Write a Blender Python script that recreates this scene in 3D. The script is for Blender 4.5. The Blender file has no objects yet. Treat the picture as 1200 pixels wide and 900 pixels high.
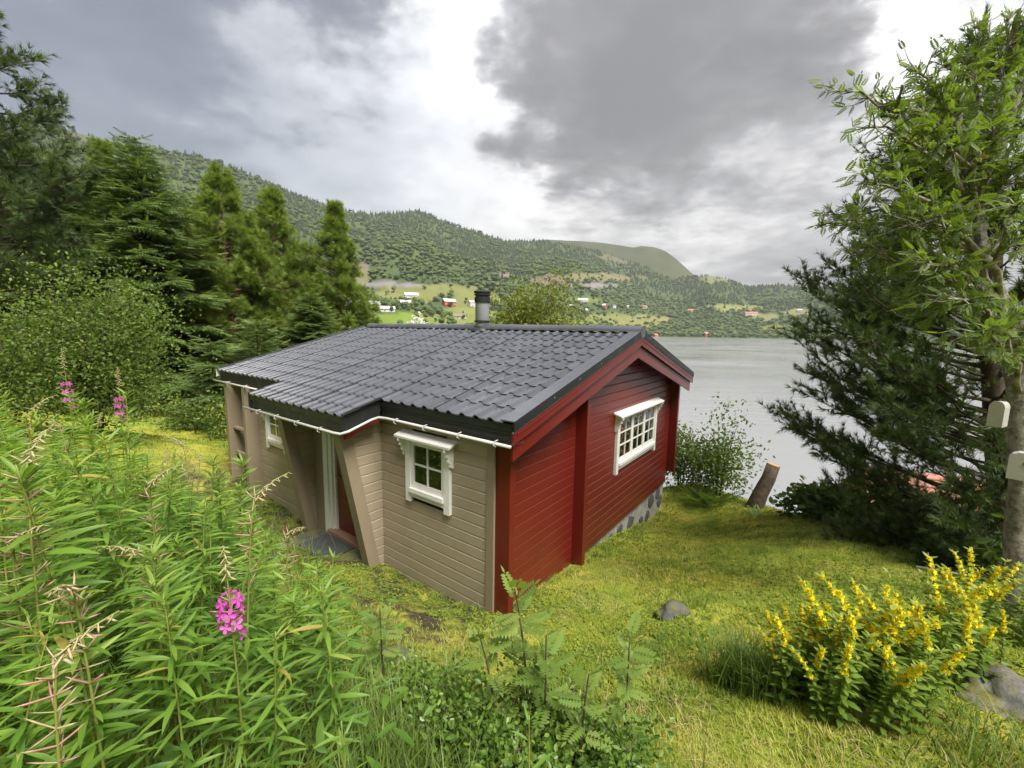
import bpy, math, random
import numpy as np
from mathutils import Vector, Matrix

random.seed(7)
RNG = np.random.default_rng(11)
scene = bpy.context.scene
COL = scene.collection
R = math.radians

# ------------------------------------------------------------------ camera
FOCAL_PX = 493.0            # for a 1200 px wide picture
PITCH, ROLL = R(7.38), R(1.0)
_fw = np.array([0, math.cos(PITCH), -math.sin(PITCH)])
_u0 = np.array([0, math.sin(PITCH), math.cos(PITCH)])
_r0 = np.array([1.0, 0, 0])
_rt = _r0 * math.cos(ROLL) + _u0 * math.sin(ROLL)
_up = -_r0 * math.sin(ROLL) + _u0 * math.cos(ROLL)
cam_data = bpy.data.cameras.new("camera")
cam = bpy.data.objects.new("camera", cam_data)
COL.objects.link(cam)
cam.matrix_world = Matrix(((_rt[0], _up[0], -_fw[0], 0), (_rt[1], _up[1], -_fw[1], 0), (_rt[2], _up[2], -_fw[2], 0), (0, 0, 0, 1)))
cam_data.sensor_fit = 'HORIZONTAL'
cam_data.sensor_width = 36.0
cam_data.lens = 36.0 * FOCAL_PX / 1200.0
cam_data.clip_start = 0.05
cam_data.clip_end = 12000
scene.camera = cam
def sight(px, py):
    """unit direction of a bearing/elevation read off the photograph, used to survey the place"""
    d = _fw + _rt * (px - 600) / FOCAL_PX - _up * (py - 450) / FOCAL_PX
    return d / np.linalg.norm(d)
def spot(px, py, d):
    v = _fw + _rt * (px - 600) / FOCAL_PX - _up * (py - 450) / FOCAL_PX
    return v * d

# ------------------------------------------------------------------ render settings / exposure
scene.render.engine = 'CYCLES'
cy = scene.cycles
cy.max_bounces = 6; cy.diffuse_bounces = 3; cy.glossy_bounces = 3; cy.transmission_bounces = 4
cy.transparent_max_bounces = 8; cy.volume_bounces = 0
cy.caustics_reflective = False; cy.caustics_refractive = False
cy.use_adaptive_sampling = True; cy.adaptive_threshold = 0.015
cy.use_denoising = True
try:
    cy.denoiser = 'OPENIMAGEDENOISE'; cy.denoising_input_passes = 'RGB_ALBEDO_NORMAL'; cy.denoising_prefilter = 'ACCURATE'
except Exception:
    pass
scene.view_settings.view_transform = 'Standard'
scene.view_settings.look = 'None'
scene.view_settings.gamma = 1.0
scene.view_settings.use_curve_mapping = False
scene.view_settings.exposure = 2.72

# ------------------------------------------------------------------ world: heavy broken cloud over a pale sky
SUN_DIR = Vector((0.31, -0.43, 0.85)).normalized()
SUN_EL = math.asin(SUN_DIR.z); SUN_AZ = math.atan2(SUN_DIR.x, SUN_DIR.y)
world = bpy.data.worlds.new("World"); scene.world = world; world.use_nodes = True
nt = world.node_tree; nt.nodes.clear()
def N(tree, t, **kw):
    n = tree.nodes.new(t)
    for k, v in kw.items():
        if k.startswith('i_'): n.inputs[int(k[2:])].default_value = v
        else: setattr(n, k, v)
    return n
def math_node(tree, op, a, b=None, c=None, clamp=False):
    n = tree.nodes.new('ShaderNodeMath'); n.operation = op; n.use_clamp = clamp
    for i, v in enumerate((a, b, c)):
        if v is None: continue
        if isinstance(v, (int, float)): n.inputs[i].default_value = v
        else: tree.links.new(v, n.inputs[i])
    return n.outputs[0]
L = nt.links
tc = N(nt, 'ShaderNodeTexCoord')
sep = N(nt, 'ShaderNodeSeparateXYZ'); L.new(tc.outputs['Generated'], sep.inputs[0])
zc = math_node(nt, 'MAXIMUM', sep.outputs[2], 0.0)
den = math_node(nt, 'ADD', zc, 0.22)
cx = math_node(nt, 'DIVIDE', sep.outputs[0], den); cyy = math_node(nt, 'DIVIDE', sep.outputs[1], den)
comb = N(nt, 'ShaderNodeCombineXYZ'); L.new(cx, comb.inputs[0]); L.new(cyy, comb.inputs[1])
n1 = N(nt, 'ShaderNodeTexNoise'); n1.inputs['Scale'].default_value = 1.5; n1.inputs['Detail'].default_value = 6; n1.inputs['Roughness'].default_value = 0.56; n1.inputs['Distortion'].default_value = 0.4
L.new(comb.outputs[0], n1.inputs['Vector'])
n2 = N(nt, 'ShaderNodeTexNoise'); n2.inputs['Scale'].default_value = 5.0; n2.inputs['Detail'].default_value = 7; n2.inputs['Roughness'].default_value = 0.64
L.new(comb.outputs[0], n2.inputs['Vector'])
# the large cloud masses and gaps bend with the noise
nw = N(nt, 'ShaderNodeTexNoise'); nw.inputs['Scale'].default_value = 3.0; nw.inputs['Detail'].default_value = 8; nw.inputs['Roughness'].default_value = 0.6
L.new(comb.outputs[0], nw.inputs['Vector'])
vs = N(nt, 'ShaderNodeVectorMath', operation='SUBTRACT'); L.new(nw.outputs['Color'], vs.inputs[0]); vs.inputs[1].default_value = (0.5, 0.5, 0.5)
vsc = N(nt, 'ShaderNodeVectorMath', operation='SCALE'); L.new(vs.outputs[0], vsc.inputs[0]); vsc.inputs['Scale'].default_value = 0.55
va = N(nt, 'ShaderNodeVectorMath', operation='ADD'); L.new(tc.outputs['Generated'], va.inputs[0]); L.new(vsc.outputs[0], va.inputs[1])
vn = N(nt, 'ShaderNodeVectorMath', operation='NORMALIZE'); L.new(va.outputs[0], vn.inputs[0])
CLOUDS = [  # bearing in the photograph, angular radius, lightness
    (522, 34, 7, 0.52), (405, 160, 9, 0.36), (500, 212, 10, 0.50), (250, 25, 9, -0.10), (300, 190, 7, 0.08), (330, 135, 7, 0.14), (1040, 62, 7, 0.44),
    (1120, 25, 9, 0.32), (960, 120, 7, 0.10), (790, 268, 10, 0.26), (640, 262, 9, 0.34), (900, 275, 8, 0.08), (1060, 150, 9, 0.04),
    (850, 30, 17, -0.24), (700, 120, 11, -0.22), (940, 40, 9, -0.14), (1190, 0, 8, -0.15), (620, 130, 7, -0.10), (330, 20, 16, -0.04), (425, 60, 8, -0.24),
    (150, 110, 16, 0.03), (740, 195, 8, -0.10), (930, 190, 8, -0.03),
]
acc = None
for px, py, s, amp in CLOUDS:
    d = sight(px, py)
    dt = N(nt, 'ShaderNodeVectorMath', operation='DOT_PRODUCT'); L.new(vn.outputs[0], dt.inputs[0]); dt.inputs[1].default_value = tuple(d)
    k = 1.0 / (1 - math.cos(R(s)))
    e = math_node(nt, 'MULTIPLY', math_node(nt, 'SUBTRACT', dt.outputs['Value'], 1.0), k)
    g = math_node(nt, 'MULTIPLY', math_node(nt, 'POWER', 2.718, e), amp)
    acc = g if acc is None else math_node(nt, 'ADD', acc, g)
nz = math_node(nt, 'ADD', math_node(nt, 'MULTIPLY', math_node(nt, 'SUBTRACT', n1.outputs[0], 0.5), 0.62),
               math_node(nt, 'MULTIPLY', math_node(nt, 'SUBTRACT', n2.outputs[0], 0.5), 0.55))
val = math_node(nt, 'ADD', math_node(nt, 'ADD', acc, nz), 0.435, clamp=True)
ramp = N(nt, 'ShaderNodeValToRGB'); L.new(val, ramp.inputs[0])
cr = ramp.color_ramp
K = 0.156
sky_stop = lambda v, tint=(1, 1, 1): tuple(v*K*q for q in tint) + (1,)
cr.elements[0].position = 0.05; cr.elements[0].color = sky_stop(0.155, (.97, .98, 1.05))
cr.elements[1].position = 1.0; cr.elements[1].color = sky_stop(1.15)
for p, v in ((0.26, 0.205), (0.40, 0.285), (0.50, 0.40), (0.60, 0.60), (0.72, 0.88), (0.86, 1.06)):
    e = cr.elements.new(p); e.color = sky_stop(v, (.985, .99, 1.03) if v < .6 else (1, 1, 1))
sky = N(nt, 'ShaderNodeTexSky'); sky.sky_type = 'NISHITA'; sky.sun_disc = False
sky.sun_elevation = SUN_EL; sky.sun_rotation = SUN_AZ; sky.air_density = 1.2; sky.dust_density = 2.5; sky.altitude = 10
skys = N(nt, 'ShaderNodeVectorMath', operation='SCALE'); L.new(sky.outputs[0], skys.inputs[0]); skys.inputs['Scale'].default_value = 0.0134
# cloud is brighter overhead than low down, as an overcast sky is
lift = math_node(nt, 'MULTIPLY_ADD', math_node(nt, 'POWER', zc, 1.5), 1.7, 0.90)
cl = N(nt, 'ShaderNodeVectorMath', operation='SCALE'); L.new(ramp.outputs[0], cl.inputs[0]); L.new(lift, cl.inputs['Scale'])
# thin cloud lets the blue through on the left
dl = N(nt, 'ShaderNodeVectorMath', operation='DOT_PRODUCT'); L.new(vn.outputs[0], dl.inputs[0]); dl.inputs[1].default_value = tuple(sight(130, 130))
thin = N(nt, 'ShaderNodeMapRange', interpolation_type='SMOOTHSTEP'); L.new(dl.outputs['Value'], thin.inputs[0])
thin.inputs[1].default_value = 0.72; thin.inputs[2].default_value = 1.0; thin.inputs[3].default_value = 0.03; thin.inputs[4].default_value = 0.70
mx = N(nt, 'ShaderNodeMix', data_type='RGBA'); L.new(thin.outputs[0], mx.inputs[0]); L.new(cl.outputs[0], mx.inputs[6]); L.new(skys.outputs[0], mx.inputs[7])
bg = N(nt, 'ShaderNodeBackground'); L.new(mx.outputs[2], bg.inputs[0]); bg.inputs[1].default_value = 1.0
world.cycles.sampling_method = 'MANUAL'; world.cycles.sample_map_resolution = 256
wo = N(nt, 'ShaderNodeOutputWorld'); L.new(bg.outputs[0], wo.inputs[0])

# ------------------------------------------------------------------ sun behind the cloud
sd = bpy.data.lights.new("sun", 'SUN'); sd.energy = 1.5; sd.angle = R(28); sd.color = (1.0, 0.965, 0.90)
sun = bpy.data.objects.new("sun", sd); COL.objects.link(sun)
sun.rotation_euler = (-SUN_DIR).to_track_quat('-Z', 'Y').to_euler()

# ------------------------------------------------------------------ helpers: materials
def bsdf_mat(name, color, rough=0.6, spec=0.4, metal=0.0):
    m = bpy.data.materials.new(name); m.use_nodes = True
    b = m.node_tree.nodes['Principled BSDF']
    b.inputs['Base Color'].default_value = (*color, 1); b.inputs['Roughness'].default_value = rough
    b.inputs['Specular IOR Level'].default_value = spec; b.inputs['Metallic'].default_value = metal
    return m, m.node_tree, b
def noise_node(t, scale, detail=4, rough=0.55, vec=None, dist=0.0, coord='Object', stretch=None):
    n = t.nodes.new('ShaderNodeTexNoise')
    n.inputs['Scale'].default_value = scale; n.inputs['Detail'].default_value = detail
    n.inputs['Roughness'].default_value = rough; n.inputs['Distortion'].default_value = dist
    if vec is None:
        c = t.nodes.new('ShaderNodeTexCoord'); vec = c.outputs[coord]
    if stretch:
        mp = t.nodes.new('ShaderNodeMapping'); mp.inputs['Scale'].default_value = stretch
        t.links.new(vec, mp.inputs[0]); vec = mp.outputs[0]
    t.links.new(vec, n.inputs['Vector'])
    return n.outputs[0]
def ramp_node(t, fac, stops, interp='LINEAR'):
    r = t.nodes.new('ShaderNodeValToRGB'); cr = r.color_ramp; cr.interpolation = interp
    cr.elements[0].position = stops[0][0]; cr.elements[0].color = (*stops[0][1], 1)
    cr.elements[1].position = stops[-1][0]; cr.elements[1].color = (*stops[-1][1], 1)
    for p, c in stops[1:-1]:
        e = cr.elements.new(p); e.color = (*c, 1)
    t.links.new(fac, r.inputs[0]); return r.outputs[0]
def mixc(t, fac, a, b, mode='MIX'):
    m = t.nodes.new('ShaderNodeMix'); m.data_type = 'RGBA'; m.blend_type = mode
    for i, v in ((0, fac), (6, a), (7, b)):
        if isinstance(v, (int, float)): m.inputs[i].default_value = v
        elif isinstance(v, tuple): m.inputs[i].default_value = (*v, 1)
        else: t.links.new(v, m.inputs[i])
    return m.outputs[2]
def bump(t, b, h, strength=0.3, dist=0.01):
    n = t.nodes.new('ShaderNodeBump'); n.inputs['Strength'].default_value = strength; n.inputs['Distance'].default_value = dist
    t.links.new(h, n.inputs['Height']); t.links.new(n.outputs[0], b.inputs['Normal'])
def sc(c, k): return tuple(min(1.0, v * k) for v in c)

def paint(name, color, rough=0.55, var=0.16, grain=(1.2, 1.2, 22), dirt=None):
    """painted timber: slight tone shifts from piece to piece, grain and a little wear"""
    m, t, b = bsdf_mat(name, color, rough, 0.5)
    oi = t.nodes.new('ShaderNodeObjectInfo')
    f = math_node(t, 'MULTIPLY_ADD', oi.outputs['Random'], 0.5, math_node(t, 'MULTIPLY', noise_node(t, 2.5, 5, 0.65), 0.5))
    c = ramp_node(t, f, [(0.1, sc(color, 1 - var)), (0.5, color), (0.9, sc(color, 1 + var))])
    g = noise_node(t, 9, 6, 0.7, stretch=grain)
    c = mixc(t, 0.5, c, mixc(t, g, sc(color, 0.66), sc(color, 1.30)))
    if dirt:
        d = noise_node(t, 1.7, 6, 0.7)
        dm = math_node(t, 'MULTIPLY', math_node(t, 'SUBTRACT', d, 0.52, clamp=True), 2.2, clamp=True)
        c = mixc(t, dm, c, dirt)
    t.links.new(c, b.inputs['Base Color'])
    bump(t, b, g, 0.4, 0.006)
    return m

# ------------------------------------------------------------------ helpers: meshes
def new_obj(name, mesh, parent=None, loc=None, rot=None):
    o = bpy.data.objects.new(name, mesh); COL.objects.link(o)
    if parent: o.parent = parent
    if loc is not None: o.location = loc
    if rot is not None: o.rotation_euler = rot
    return o
def tag(o, label=None, category=None, group=None, kind=None):
    for k, v in (('label', label), ('category', category), ('group', group), ('kind', kind)):
        if v: o[k] = v
    return o
def empty(name, loc=(0, 0, 0), rz=0.0):
    o = bpy.data.objects.new(name, None); COL.objects.link(o); o.location = loc; o.rotation_euler = (0, 0, rz)
    o.empty_display_size = 0.2
    return o
def mesh_np(name, V, F, mat, smooth=False, rnd=None):
    """V (n,3); F (m,3|4) or list of such arrays; rnd: per-vertex float attribute"""
    if not isinstance(F, list): F = [F]
    me = bpy.data.meshes.new(name)
    V = np.asarray(V, dtype=np.float32)
    F = [np.asarray(f, dtype=np.int32) for f in F if len(f)]
    me.vertices.add(len(V)); me.vertices.foreach_set('co', V.ravel())
    loops = np.concatenate([f.ravel() for f in F]); tot = np.concatenate([np.full(len(f), f.shape[1], np.int32) for f in F])
    start = np.concatenate([[0], np.cumsum(tot)[:-1]]).astype(np.int32)
    me.loops.add(len(loops)); me.loops.foreach_set('vertex_index', loops)
    me.polygons.add(len(tot)); me.polygons.foreach_set('loop_start', start); me.polygons.foreach_set('loop_total', tot)
    me.polygons.foreach_set('use_smooth', np.full(len(tot), bool(smooth)))
    if rnd is not None:
        a = me.attributes.new('rnd', 'FLOAT', 'POINT'); a.data.foreach_set('value', np.asarray(rnd, np.float32))
    for m in (mat if isinstance(mat, (list, tuple)) else [mat]): me.materials.append(m)
    me.update(calc_edges=True); me.validate()
    return me
class MB:
    """collects shapes for ONE part"""
    def __init__(s): s.v = []; s.f = []
    def raw(s, V, F):
        n = len(s.v); s.v += [tuple(map(float, p)) for p in V]; s.f += [tuple(i + n for i in f) for f in F]; return s
    def box(s, x0, x1, y0, y1, z0, z1):
        V = [(x0,y0,z0),(x1,y0,z0),(x1,y1,z0),(x0,y1,z0),(x0,y0,z1),(x1,y0,z1),(x1,y1,z1),(x0,y1,z1)]
        return s.raw(V, [(3,2,1,0),(4,5,6,7),(0,1,5,4),(1,2,6,5),(2,3,7,6),(3,0,4,7)])
    def bbox(s, x0, x1, y0, y1, z0, z1, r=0.006):
        """box with its edges chamfered"""
        V = []; F = []
        xs, ys, zs = (x0, x1), (y0, y1), (z0, z1)
        idx = {}
        for i in (0, 1):
            for j in (0, 1):
                for k in (0, 1):
                    sx, sy, sz = (1 - 2*i), (1 - 2*j), (1 - 2*k)
                    for a in range(3):
                        p = [xs[i] + sx*r, ys[j] + sy*r, zs[k] + sz*r]; p[a] = (xs[i], ys[j], zs[k])[a]
                        idx[i, j, k, a] = len(V); V.append(tuple(p))
        q = lambda *t: F.append(tuple(idx[x] for x in t))
        for i in (0, 1):
            c = [(i,0,0,0),(i,1,0,0),(i,1,1,0),(i,0,1,0)]; q(*(c if i else c[::-1]))
            c = [(0,i,0,1),(0,i,1,1),(1,i,1,1),(1,i,0,1)]; q(*(c if i else c[::-1]))
            c = [(0,0,i,2),(1,0,i,2),(1,1,i,2),(0,1,i,2)]; q(*(c if i else c[::-1]))
        for i in (0, 1):
            for j in (0, 1):
                c = [(i,j,0,0),(i,j,0,1),(i,j,1,1),(i,j,1,0)]; q(*(c if i == j else c[::-1]))
                c = [(i,0,j,0),(i,1,j,0),(i,1,j,2),(i,0,j,2)]; q(*(c if i != j else c[::-1]))
                c = [(0,i,j,1),(1,i,j,1),(1,i,j,2),(0,i,j,2)]; q(*(c if i == j else c[::-1]))
                for k in (0, 1):
                    c = [(i,j,k,0),(i,j,k,1),(i,j,k,2)]; q(*(c if (i + j + k) % 2 else c[::-1]))
        return s.raw(V, F)
    def prism(s, prof, p0, p1, ax, ay):
        """extrude 2-D profile (in axes ax, ay) from p0 to p1"""
        p0, p1, ax, ay = map(np.asarray, (p0, p1, ax, ay)); n = len(prof)
        V = [p0 + ax*u + ay*v for u, v in prof] + [p1 + ax*u + ay*v for u, v in prof]
        F = [(i, (i+1) % n, (i+1) % n + n, i + n) for i in range(n)] + [tuple(range(n))[::-1], tuple(range(n, 2*n))]
        return s.raw(V, F)
    def hexa(s, P):
        """8 corners: bottom 0-3, top 4-7"""
        return s.raw(P, [(3,2,1,0),(4,5,6,7),(0,1,5,4),(1,2,6,5),(2,3,7,6),(3,0,4,7)])
    def tube(s, pts, rad, n=8, cap=True):
        pts = [np.asarray(p, float) for p in pts]; rr = rad if hasattr(rad, '__len__') else [rad]*len(pts)
        V = []; prev = None
        for i, p in enumerate(pts):
            d = pts[min(i+1, len(pts)-1)] - pts[max(i-1, 0)]; d /= (np.linalg.norm(d) + 1e-9)
            if prev is None:
                a = np.cross(d, (0, 0, 1.0));  a = a if np.linalg.norm(a) > 1e-3 else np.array([1.0, 0, 0])
            else: a = prev - d*(prev @ d)
            a /= np.linalg.norm(a); prev = a; b = np.cross(d, a)
            for k in range(n):
                t = 2*math.pi*k/n; V.append(p + (a*math.cos(t) + b*math.sin(t))*rr[i])
        F = [(i*n+k, i*n+(k+1) % n, (i+1)*n+(k+1) % n, (i+1)*n+k) for i in range(len(pts)-1) for k in range(n)]
        if cap: F += [tuple(range(n))[::-1], tuple(range((len(pts)-1)*n, len(pts)*n))]
        return s.raw(V, F)
    def lathe(s, prof, n=20, c=(0, 0, 0)):
        """prof: (r, z) from bottom to top"""
        V = [(c[0]+r*math.cos(2*math.pi*k/n), c[1]+r*math.sin(2*math.pi*k/n), c[2]+z) for r, z in prof for k in range(n)]
        F = [(i*n+k, i*n+(k+1) % n, (i+1)*n+(k+1) % n, (i+1)*n+k) for i in range(len(prof)-1) for k in range(n)]
        F += [tuple(range(n))[::-1], tuple(range((len(prof)-1)*n, len(prof)*n))]
        return s.raw(V, F)
    def mesh(s, name, mat, smooth=False):
        me = bpy.data.meshes.new(name); me.from_pydata(s.v, [], s.f)
        for m in (mat if isinstance(mat, (list, tuple)) else [mat]): me.materials.append(m)
        if smooth: me.polygons.foreach_set('use_smooth', [True]*len(me.polygons))
        me.update(); return me
    def build(s, name, mat, parent=None, smooth=False, loc=None, rot=None):
        return new_obj(name, s.mesh(name, mat, smooth), parent, loc, rot)
def shade_auto(o, ang=35):
    me = o.data
    me.polygons.foreach_set('use_smooth', [True]*len(me.polygons))
    me.set_sharp_from_angle(angle=R(ang))
def vnoise(P, scale, seed=0, octaves=4, gain=0.5):
    """value noise on (n,2) points"""
    P = np.asarray(P, float) * scale; out = np.zeros(len(P)); amp = 1.0; tot = 0
    for o in range(octaves):
        i = np.floor(P).astype(np.int64); f = P - i; f = f*f*(3 - 2*f)
        def h(a, b):
            n = (a*374761393 + b*668265263 + (seed + o*17)*982451653) & 0x7fffffff
            n = ((n ^ (n >> 13)) * 1274126177) & 0x7fffffff
            return ((n ^ (n >> 16)) & 0xffff) / 65535.0
        v = (h(i[:,0], i[:,1])*(1-f[:,0]) + h(i[:,0]+1, i[:,1])*f[:,0])*(1-f[:,1]) + (h(i[:,0], i[:,1]+1)*(1-f[:,0]) + h(i[:,0]+1, i[:,1]+1)*f[:,0])*f[:,1]
        out += v*amp; tot += amp; amp *= gain; P = P*2.03 + 11.3
    return out/tot
def sstep(a, b, x): t = np.clip((x - a)/(b - a), 0, 1); return t*t*(3 - 2*t)
# ------------------------------------------------------------------ terrain (heights in metres from the eye; the fjord lies at -9)
WATER = -9.0
HC = np.array([-0.164, 4.647]); HAZ = R(36.66)
HX = np.array([math.cos(HAZ), -math.sin(HAZ)]); HY = np.array([math.sin(HAZ), math.cos(HAZ)])
def hxy(x, y): p = HC + HX*x + HY*y; return (float(p[0]), float(p[1]))
ANCH = [(0,0,-1.62),(-1.5,0,-1.5),(1.5,0,-1.75),(3,0,-1.85),(6,0,-2.25),(0,-3,-.9),(-4,-3,-.5),(5,-3,-1.3),(-8,-8,1.2),(8,-8,.4),(0,-10,1.2),
 (0,1.7,-2.22),(-1.2,1.7,-2.0),(-2.4,2,-1.85),(-4,2,-1.65),(-3.7,3.8,-2.1),(-2.2,3.6,-2.5),(-1,3.2,-2.72),(0,3.2,-2.76),(1,3,-2.62),(2.06,2.23,-2.32),(3.1,2.35,-2.2),
 (1.86,4.26,-2.98),(4.5,3.4,-2.4),(5.6,4.7,-2.9),(6.4,7.4,-3.42),(5.8,9.3,-3.9),(5.1,11.1,-4.15),(0.3,4.4,-3.22),
 (*hxy(0,0),-3.36),(*hxy(0,2.3),-3.62),(*hxy(0,4.5),-4.0),(*hxy(0,6.7),-4.36),(*hxy(-2.2,-.1),-3.5),(*hxy(-6,0),-3.4),(*hxy(-1,-.7),-3.28),(*hxy(-4,-1.2),-3.32),(*hxy(-6.5,-1.2),-3.2),
 (*hxy(-3,3),-3.9),(*hxy(-4,-2.6),-2.65),(*hxy(1.5,3),-3.55),(*hxy(1.5,6),-4.12),
 (-9.7,11.7,-3.3),(-8,14,-3.5),(-13,14,-3.0),(-8,8.5,-2.4),(-12,8,-1.7),(-20,20,-2.5),(-10,25,-4.5),(0,20,-6),(*hxy(-4,8),-5),(*hxy(-7,7),-4.7),
 (8.3,9,-6),(8.6,6,-5.0),(8.6,3,-4.2),(12,12,-9.3),(14,6,-8.3),(14,2,-6.8),(7,13.5,-7.2),(3.5,15,-6.6),(10,18,-11),(0,30,-9),(20,10,-12),(20,0,-9),(20,-10,-6),
 (-30,40,-4),(-40,20,0),(-20,-10,4),(20,-25,2),(-15,60,-6),(10,40,-13),(40,40,-16),(-60,60,-2),(60,20,-16),(60,60,-16),(0,80,-12),(-80,20,4),(-60,-40,12),(50,-40,0),(0,-60,14)]
A = np.array(ANCH, float)
def _phi(d2): return 0.5*d2*np.log(d2 + 1e-6)
def _tps_fit():
    P = A[:, :2]; n = len(P)
    d2 = ((P[:, None] - P[None])**2).sum(-1); K = _phi(d2) + np.eye(n)*0.02
    M = np.zeros((n+3, n+3)); M[:n, :n] = K; M[:n, n] = 1; M[:n, n+1:] = P; M[n, :n] = 1; M[n+1:, :n] = P.T
    return np.linalg.solve(M, np.concatenate([A[:, 2], np.zeros(3)]))
TPS = _tps_fit()
RIDGE = [(-500,150,900),(-150,130,900),(0,140,950),(60,146,950),(100,158,1000),(150,168,1000),(200,178,1050),(250,188,1080),(300,208,1100),(340,227,1120),(400,246,1200),(440,252,1250),
 (490,247,1300),(540,267,1350),(590,282,1400),(640,283,1450),(700,294,1500),(745,309,1550),(790,327,1580),(832,323,1500),(850,326,1500),(875,337,1550),(920,334,1500),(970,338,1500),(1100,342,1500),(1250,346,1500),(1700,350,1500)]
_rd = [sight(a, b) for a, b, _ in RIDGE]
R_AZ = np.array([math.atan2(d[0], d[1]) for d in _rd]); R_TAN = np.array([d[2]/math.hypot(d[0], d[1]) for d in _rd]); R_R = np.array([c for *_, c in RIDGE], float)
def _az(px): d = sight(px, 390); return math.atan2(d[0], d[1])
S_AZ = np.array([-3.2, _az(-200), _az(300), _az(450), _az(600), _az(690), _az(750), _az(860), _az(1000), _az(1300), 3.2])
S_R = np.array([110, 110, 170, 220, 340, 560, 880, 930, 990, 1000, 1000.])
S_EXP = np.array([1.5, 1.5, 1.6, 1.6, 1.5, 1.4, 1.3, 1.25, 1.25, 1.25, 1.25])
def far_height(x, y):
    r = np.hypot(x, y); az = np.arctan2(x, y)
    rs = np.interp(az, S_AZ, S_R); ex = np.interp(az, S_AZ, S_EXP)
    rr = np.interp(az, R_AZ, R_R); zr = np.interp(az, R_AZ, R_TAN)*rr
    t = np.clip((r - rs)/(rr - rs), 0, 1.0)
    z = WATER + 1.2 + (zr - WATER - 1.2)*t**ex
    nz = vnoise(np.stack([x, y], 1), 1/170., 3, 5) - 0.5
    z = z + nz*zr*0.30*np.sin(np.pi*t)**0.8*np.clip(t*4, 0, 1)
    z = np.where(r > rr, zr - (r - rr)*0.22, z)
    low = np.interp(az, [-3.2, -0.6, -0.2, 0.1, 3.2], [-2, -4, -7, -16, -16.])
    return np.where(r < rs, low + (WATER + 1.2 - low)*sstep(rs*0.93, rs, r), z)
def height(x, y):
    x = np.atleast_1d(np.asarray(x, float)); y = np.atleast_1d(np.asarray(y, float))
    r = np.hypot(x, y); out = np.zeros(len(x)); near = r < 100
    if near.any():
        P = np.stack([x[near], y[near]], 1); n = len(A); z = np.zeros(len(P))
        for i in range(0, len(P), 40000):
            q = P[i:i+40000]; d2 = ((q[:, None] - A[None, :, :2])**2).sum(-1)
            z[i:i+40000] = _phi(d2) @ TPS[:n] + TPS[n] + q @ TPS[n+1:]
        rn = r[near]
        z += (vnoise(P, 0.9, 5, 4) - 0.5)*0.16*np.clip(rn/3, 0.3, 1) + (vnoise(P, 5.0, 9, 3) - 0.5)*0.045
        out[near] = z
    far = r > 50
    if far.any():
        zf = far_height(x[far], y[far]); w = sstep(50, 100, r[far]); out[far] = out[far]*(1 - w) + zf*w
    return out
def h1(x, y): return float(height([x], [y])[0])
def project(P):
    P = np.asarray(P, float); d = P @ _fw
    return 600 + FOCAL_PX*(P @ _rt)/d, 450 - FOCAL_PX*(P @ _up)/d, d
# open ground on the far shore (bearing window in the survey picture, colour)
OPEN = [(455,376,75,13,(.150,.235,.030)),(540,372,60,16,(.185,.225,.050)),(470,346,55,9,(.185,.205,.060)),(520,338,60,7,(.16,.19,.055)),(555,352,40,14,(.175,.21,.055)),
 (452,334,50,3.5,(.22,.21,.20)),(590,322,16,4,(.20,.17,.13)),(705,325,58,6,(.165,.165,.065)),(648,329,30,9,(.165,.135,.085)),(745,376,52,9,(.205,.215,.060)),(715,372,40,6,(.18,.21,.055)),(660,378,60,8,(.15,.20,.045)),
 (684,352,26,4,(.14,.20,.04)),(865,361,46,5,(.19,.215,.06)),(893,372,26,5,(.19,.205,.065)),(935,366,22,5,(.18,.20,.06)),(905,384,20,4,(.17,.20,.055)),(977,380,16,3,(.27,.26,.22)),
 (700,335,40,4,(.21,.20,.185)),(415,326,22,10,(.15,.165,.06)),(425,316,9,9,(.17,.15,.09)),(840,327,22,5,(.16,.185,.07)),(130,160,60,14,(.115,.130,.055)),(760,300,80,12,(.12,.13,.06))]
def open_mask(x, y, z):
    """weight and colour of open ground on the far slopes"""
    P = np.stack([x, y, z], 1); px, py, d = project(P)
    n1 = vnoise(P[:, :2], 1/40., 21, 5, .6) - 0.5; n2 = vnoise(P[:, :2], 1/28., 33, 5, .6) - 0.5
    w = np.zeros(len(x)); c = np.zeros((len(x), 3))
    for cx, cy_, rx, ry, col in OPEN:
        q = np.sqrt(((px - cx)/(rx*.88) + n1*1.3)**2 + ((py - cy_)/(ry*.9) + n2*1.3)**2)
        k = 1 - sstep(0.8, 1.05, q); k[d < 120] = 0
        c = c*(1 - k[:, None]) + np.array(col)*k[:, None]; w = np.maximum(w, k)
    return w, c
rad = np.concatenate([[0.0], np.geomspace(0.35, 70, 150), np.linspace(78, 1660, 215), np.linspace(1760, 3300, 10)])
NAZ, NR = 540, len(rad)
azs = np.concatenate([np.linspace(-R(62), R(62), 450, endpoint=False), np.linspace(R(62), 2*math.pi - R(62), NAZ - 450, endpoint=False)])
gx = (rad[:, None]*np.sin(azs)[None]).ravel(); gy = (rad[:, None]*np.cos(azs)[None]).ravel()
gz = height(gx, gy)
i, j = np.meshgrid(np.arange(NR - 1), np.arange(NAZ), indexing='ij'); j2 = (j + 1) % NAZ
GF = np.stack([i*NAZ + j, (i+1)*NAZ + j, (i+1)*NAZ + j2, i*NAZ + j2], -1).reshape(-1, 4)[:, ::-1]
ow, oc = open_mask(gx, gy, gz)
hn = vnoise(np.stack([gx, gy], 1), 1/60., 41, 4)[:, None]
wood = np.array([.048, .072, .024])*(0.7 + 0.7*hn)
oc = oc*np.array([.78, .72, .80])*(0.80 + 0.4*vnoise(np.stack([gx, gy], 1), 1/22., 51, 4)[:, None])
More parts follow.
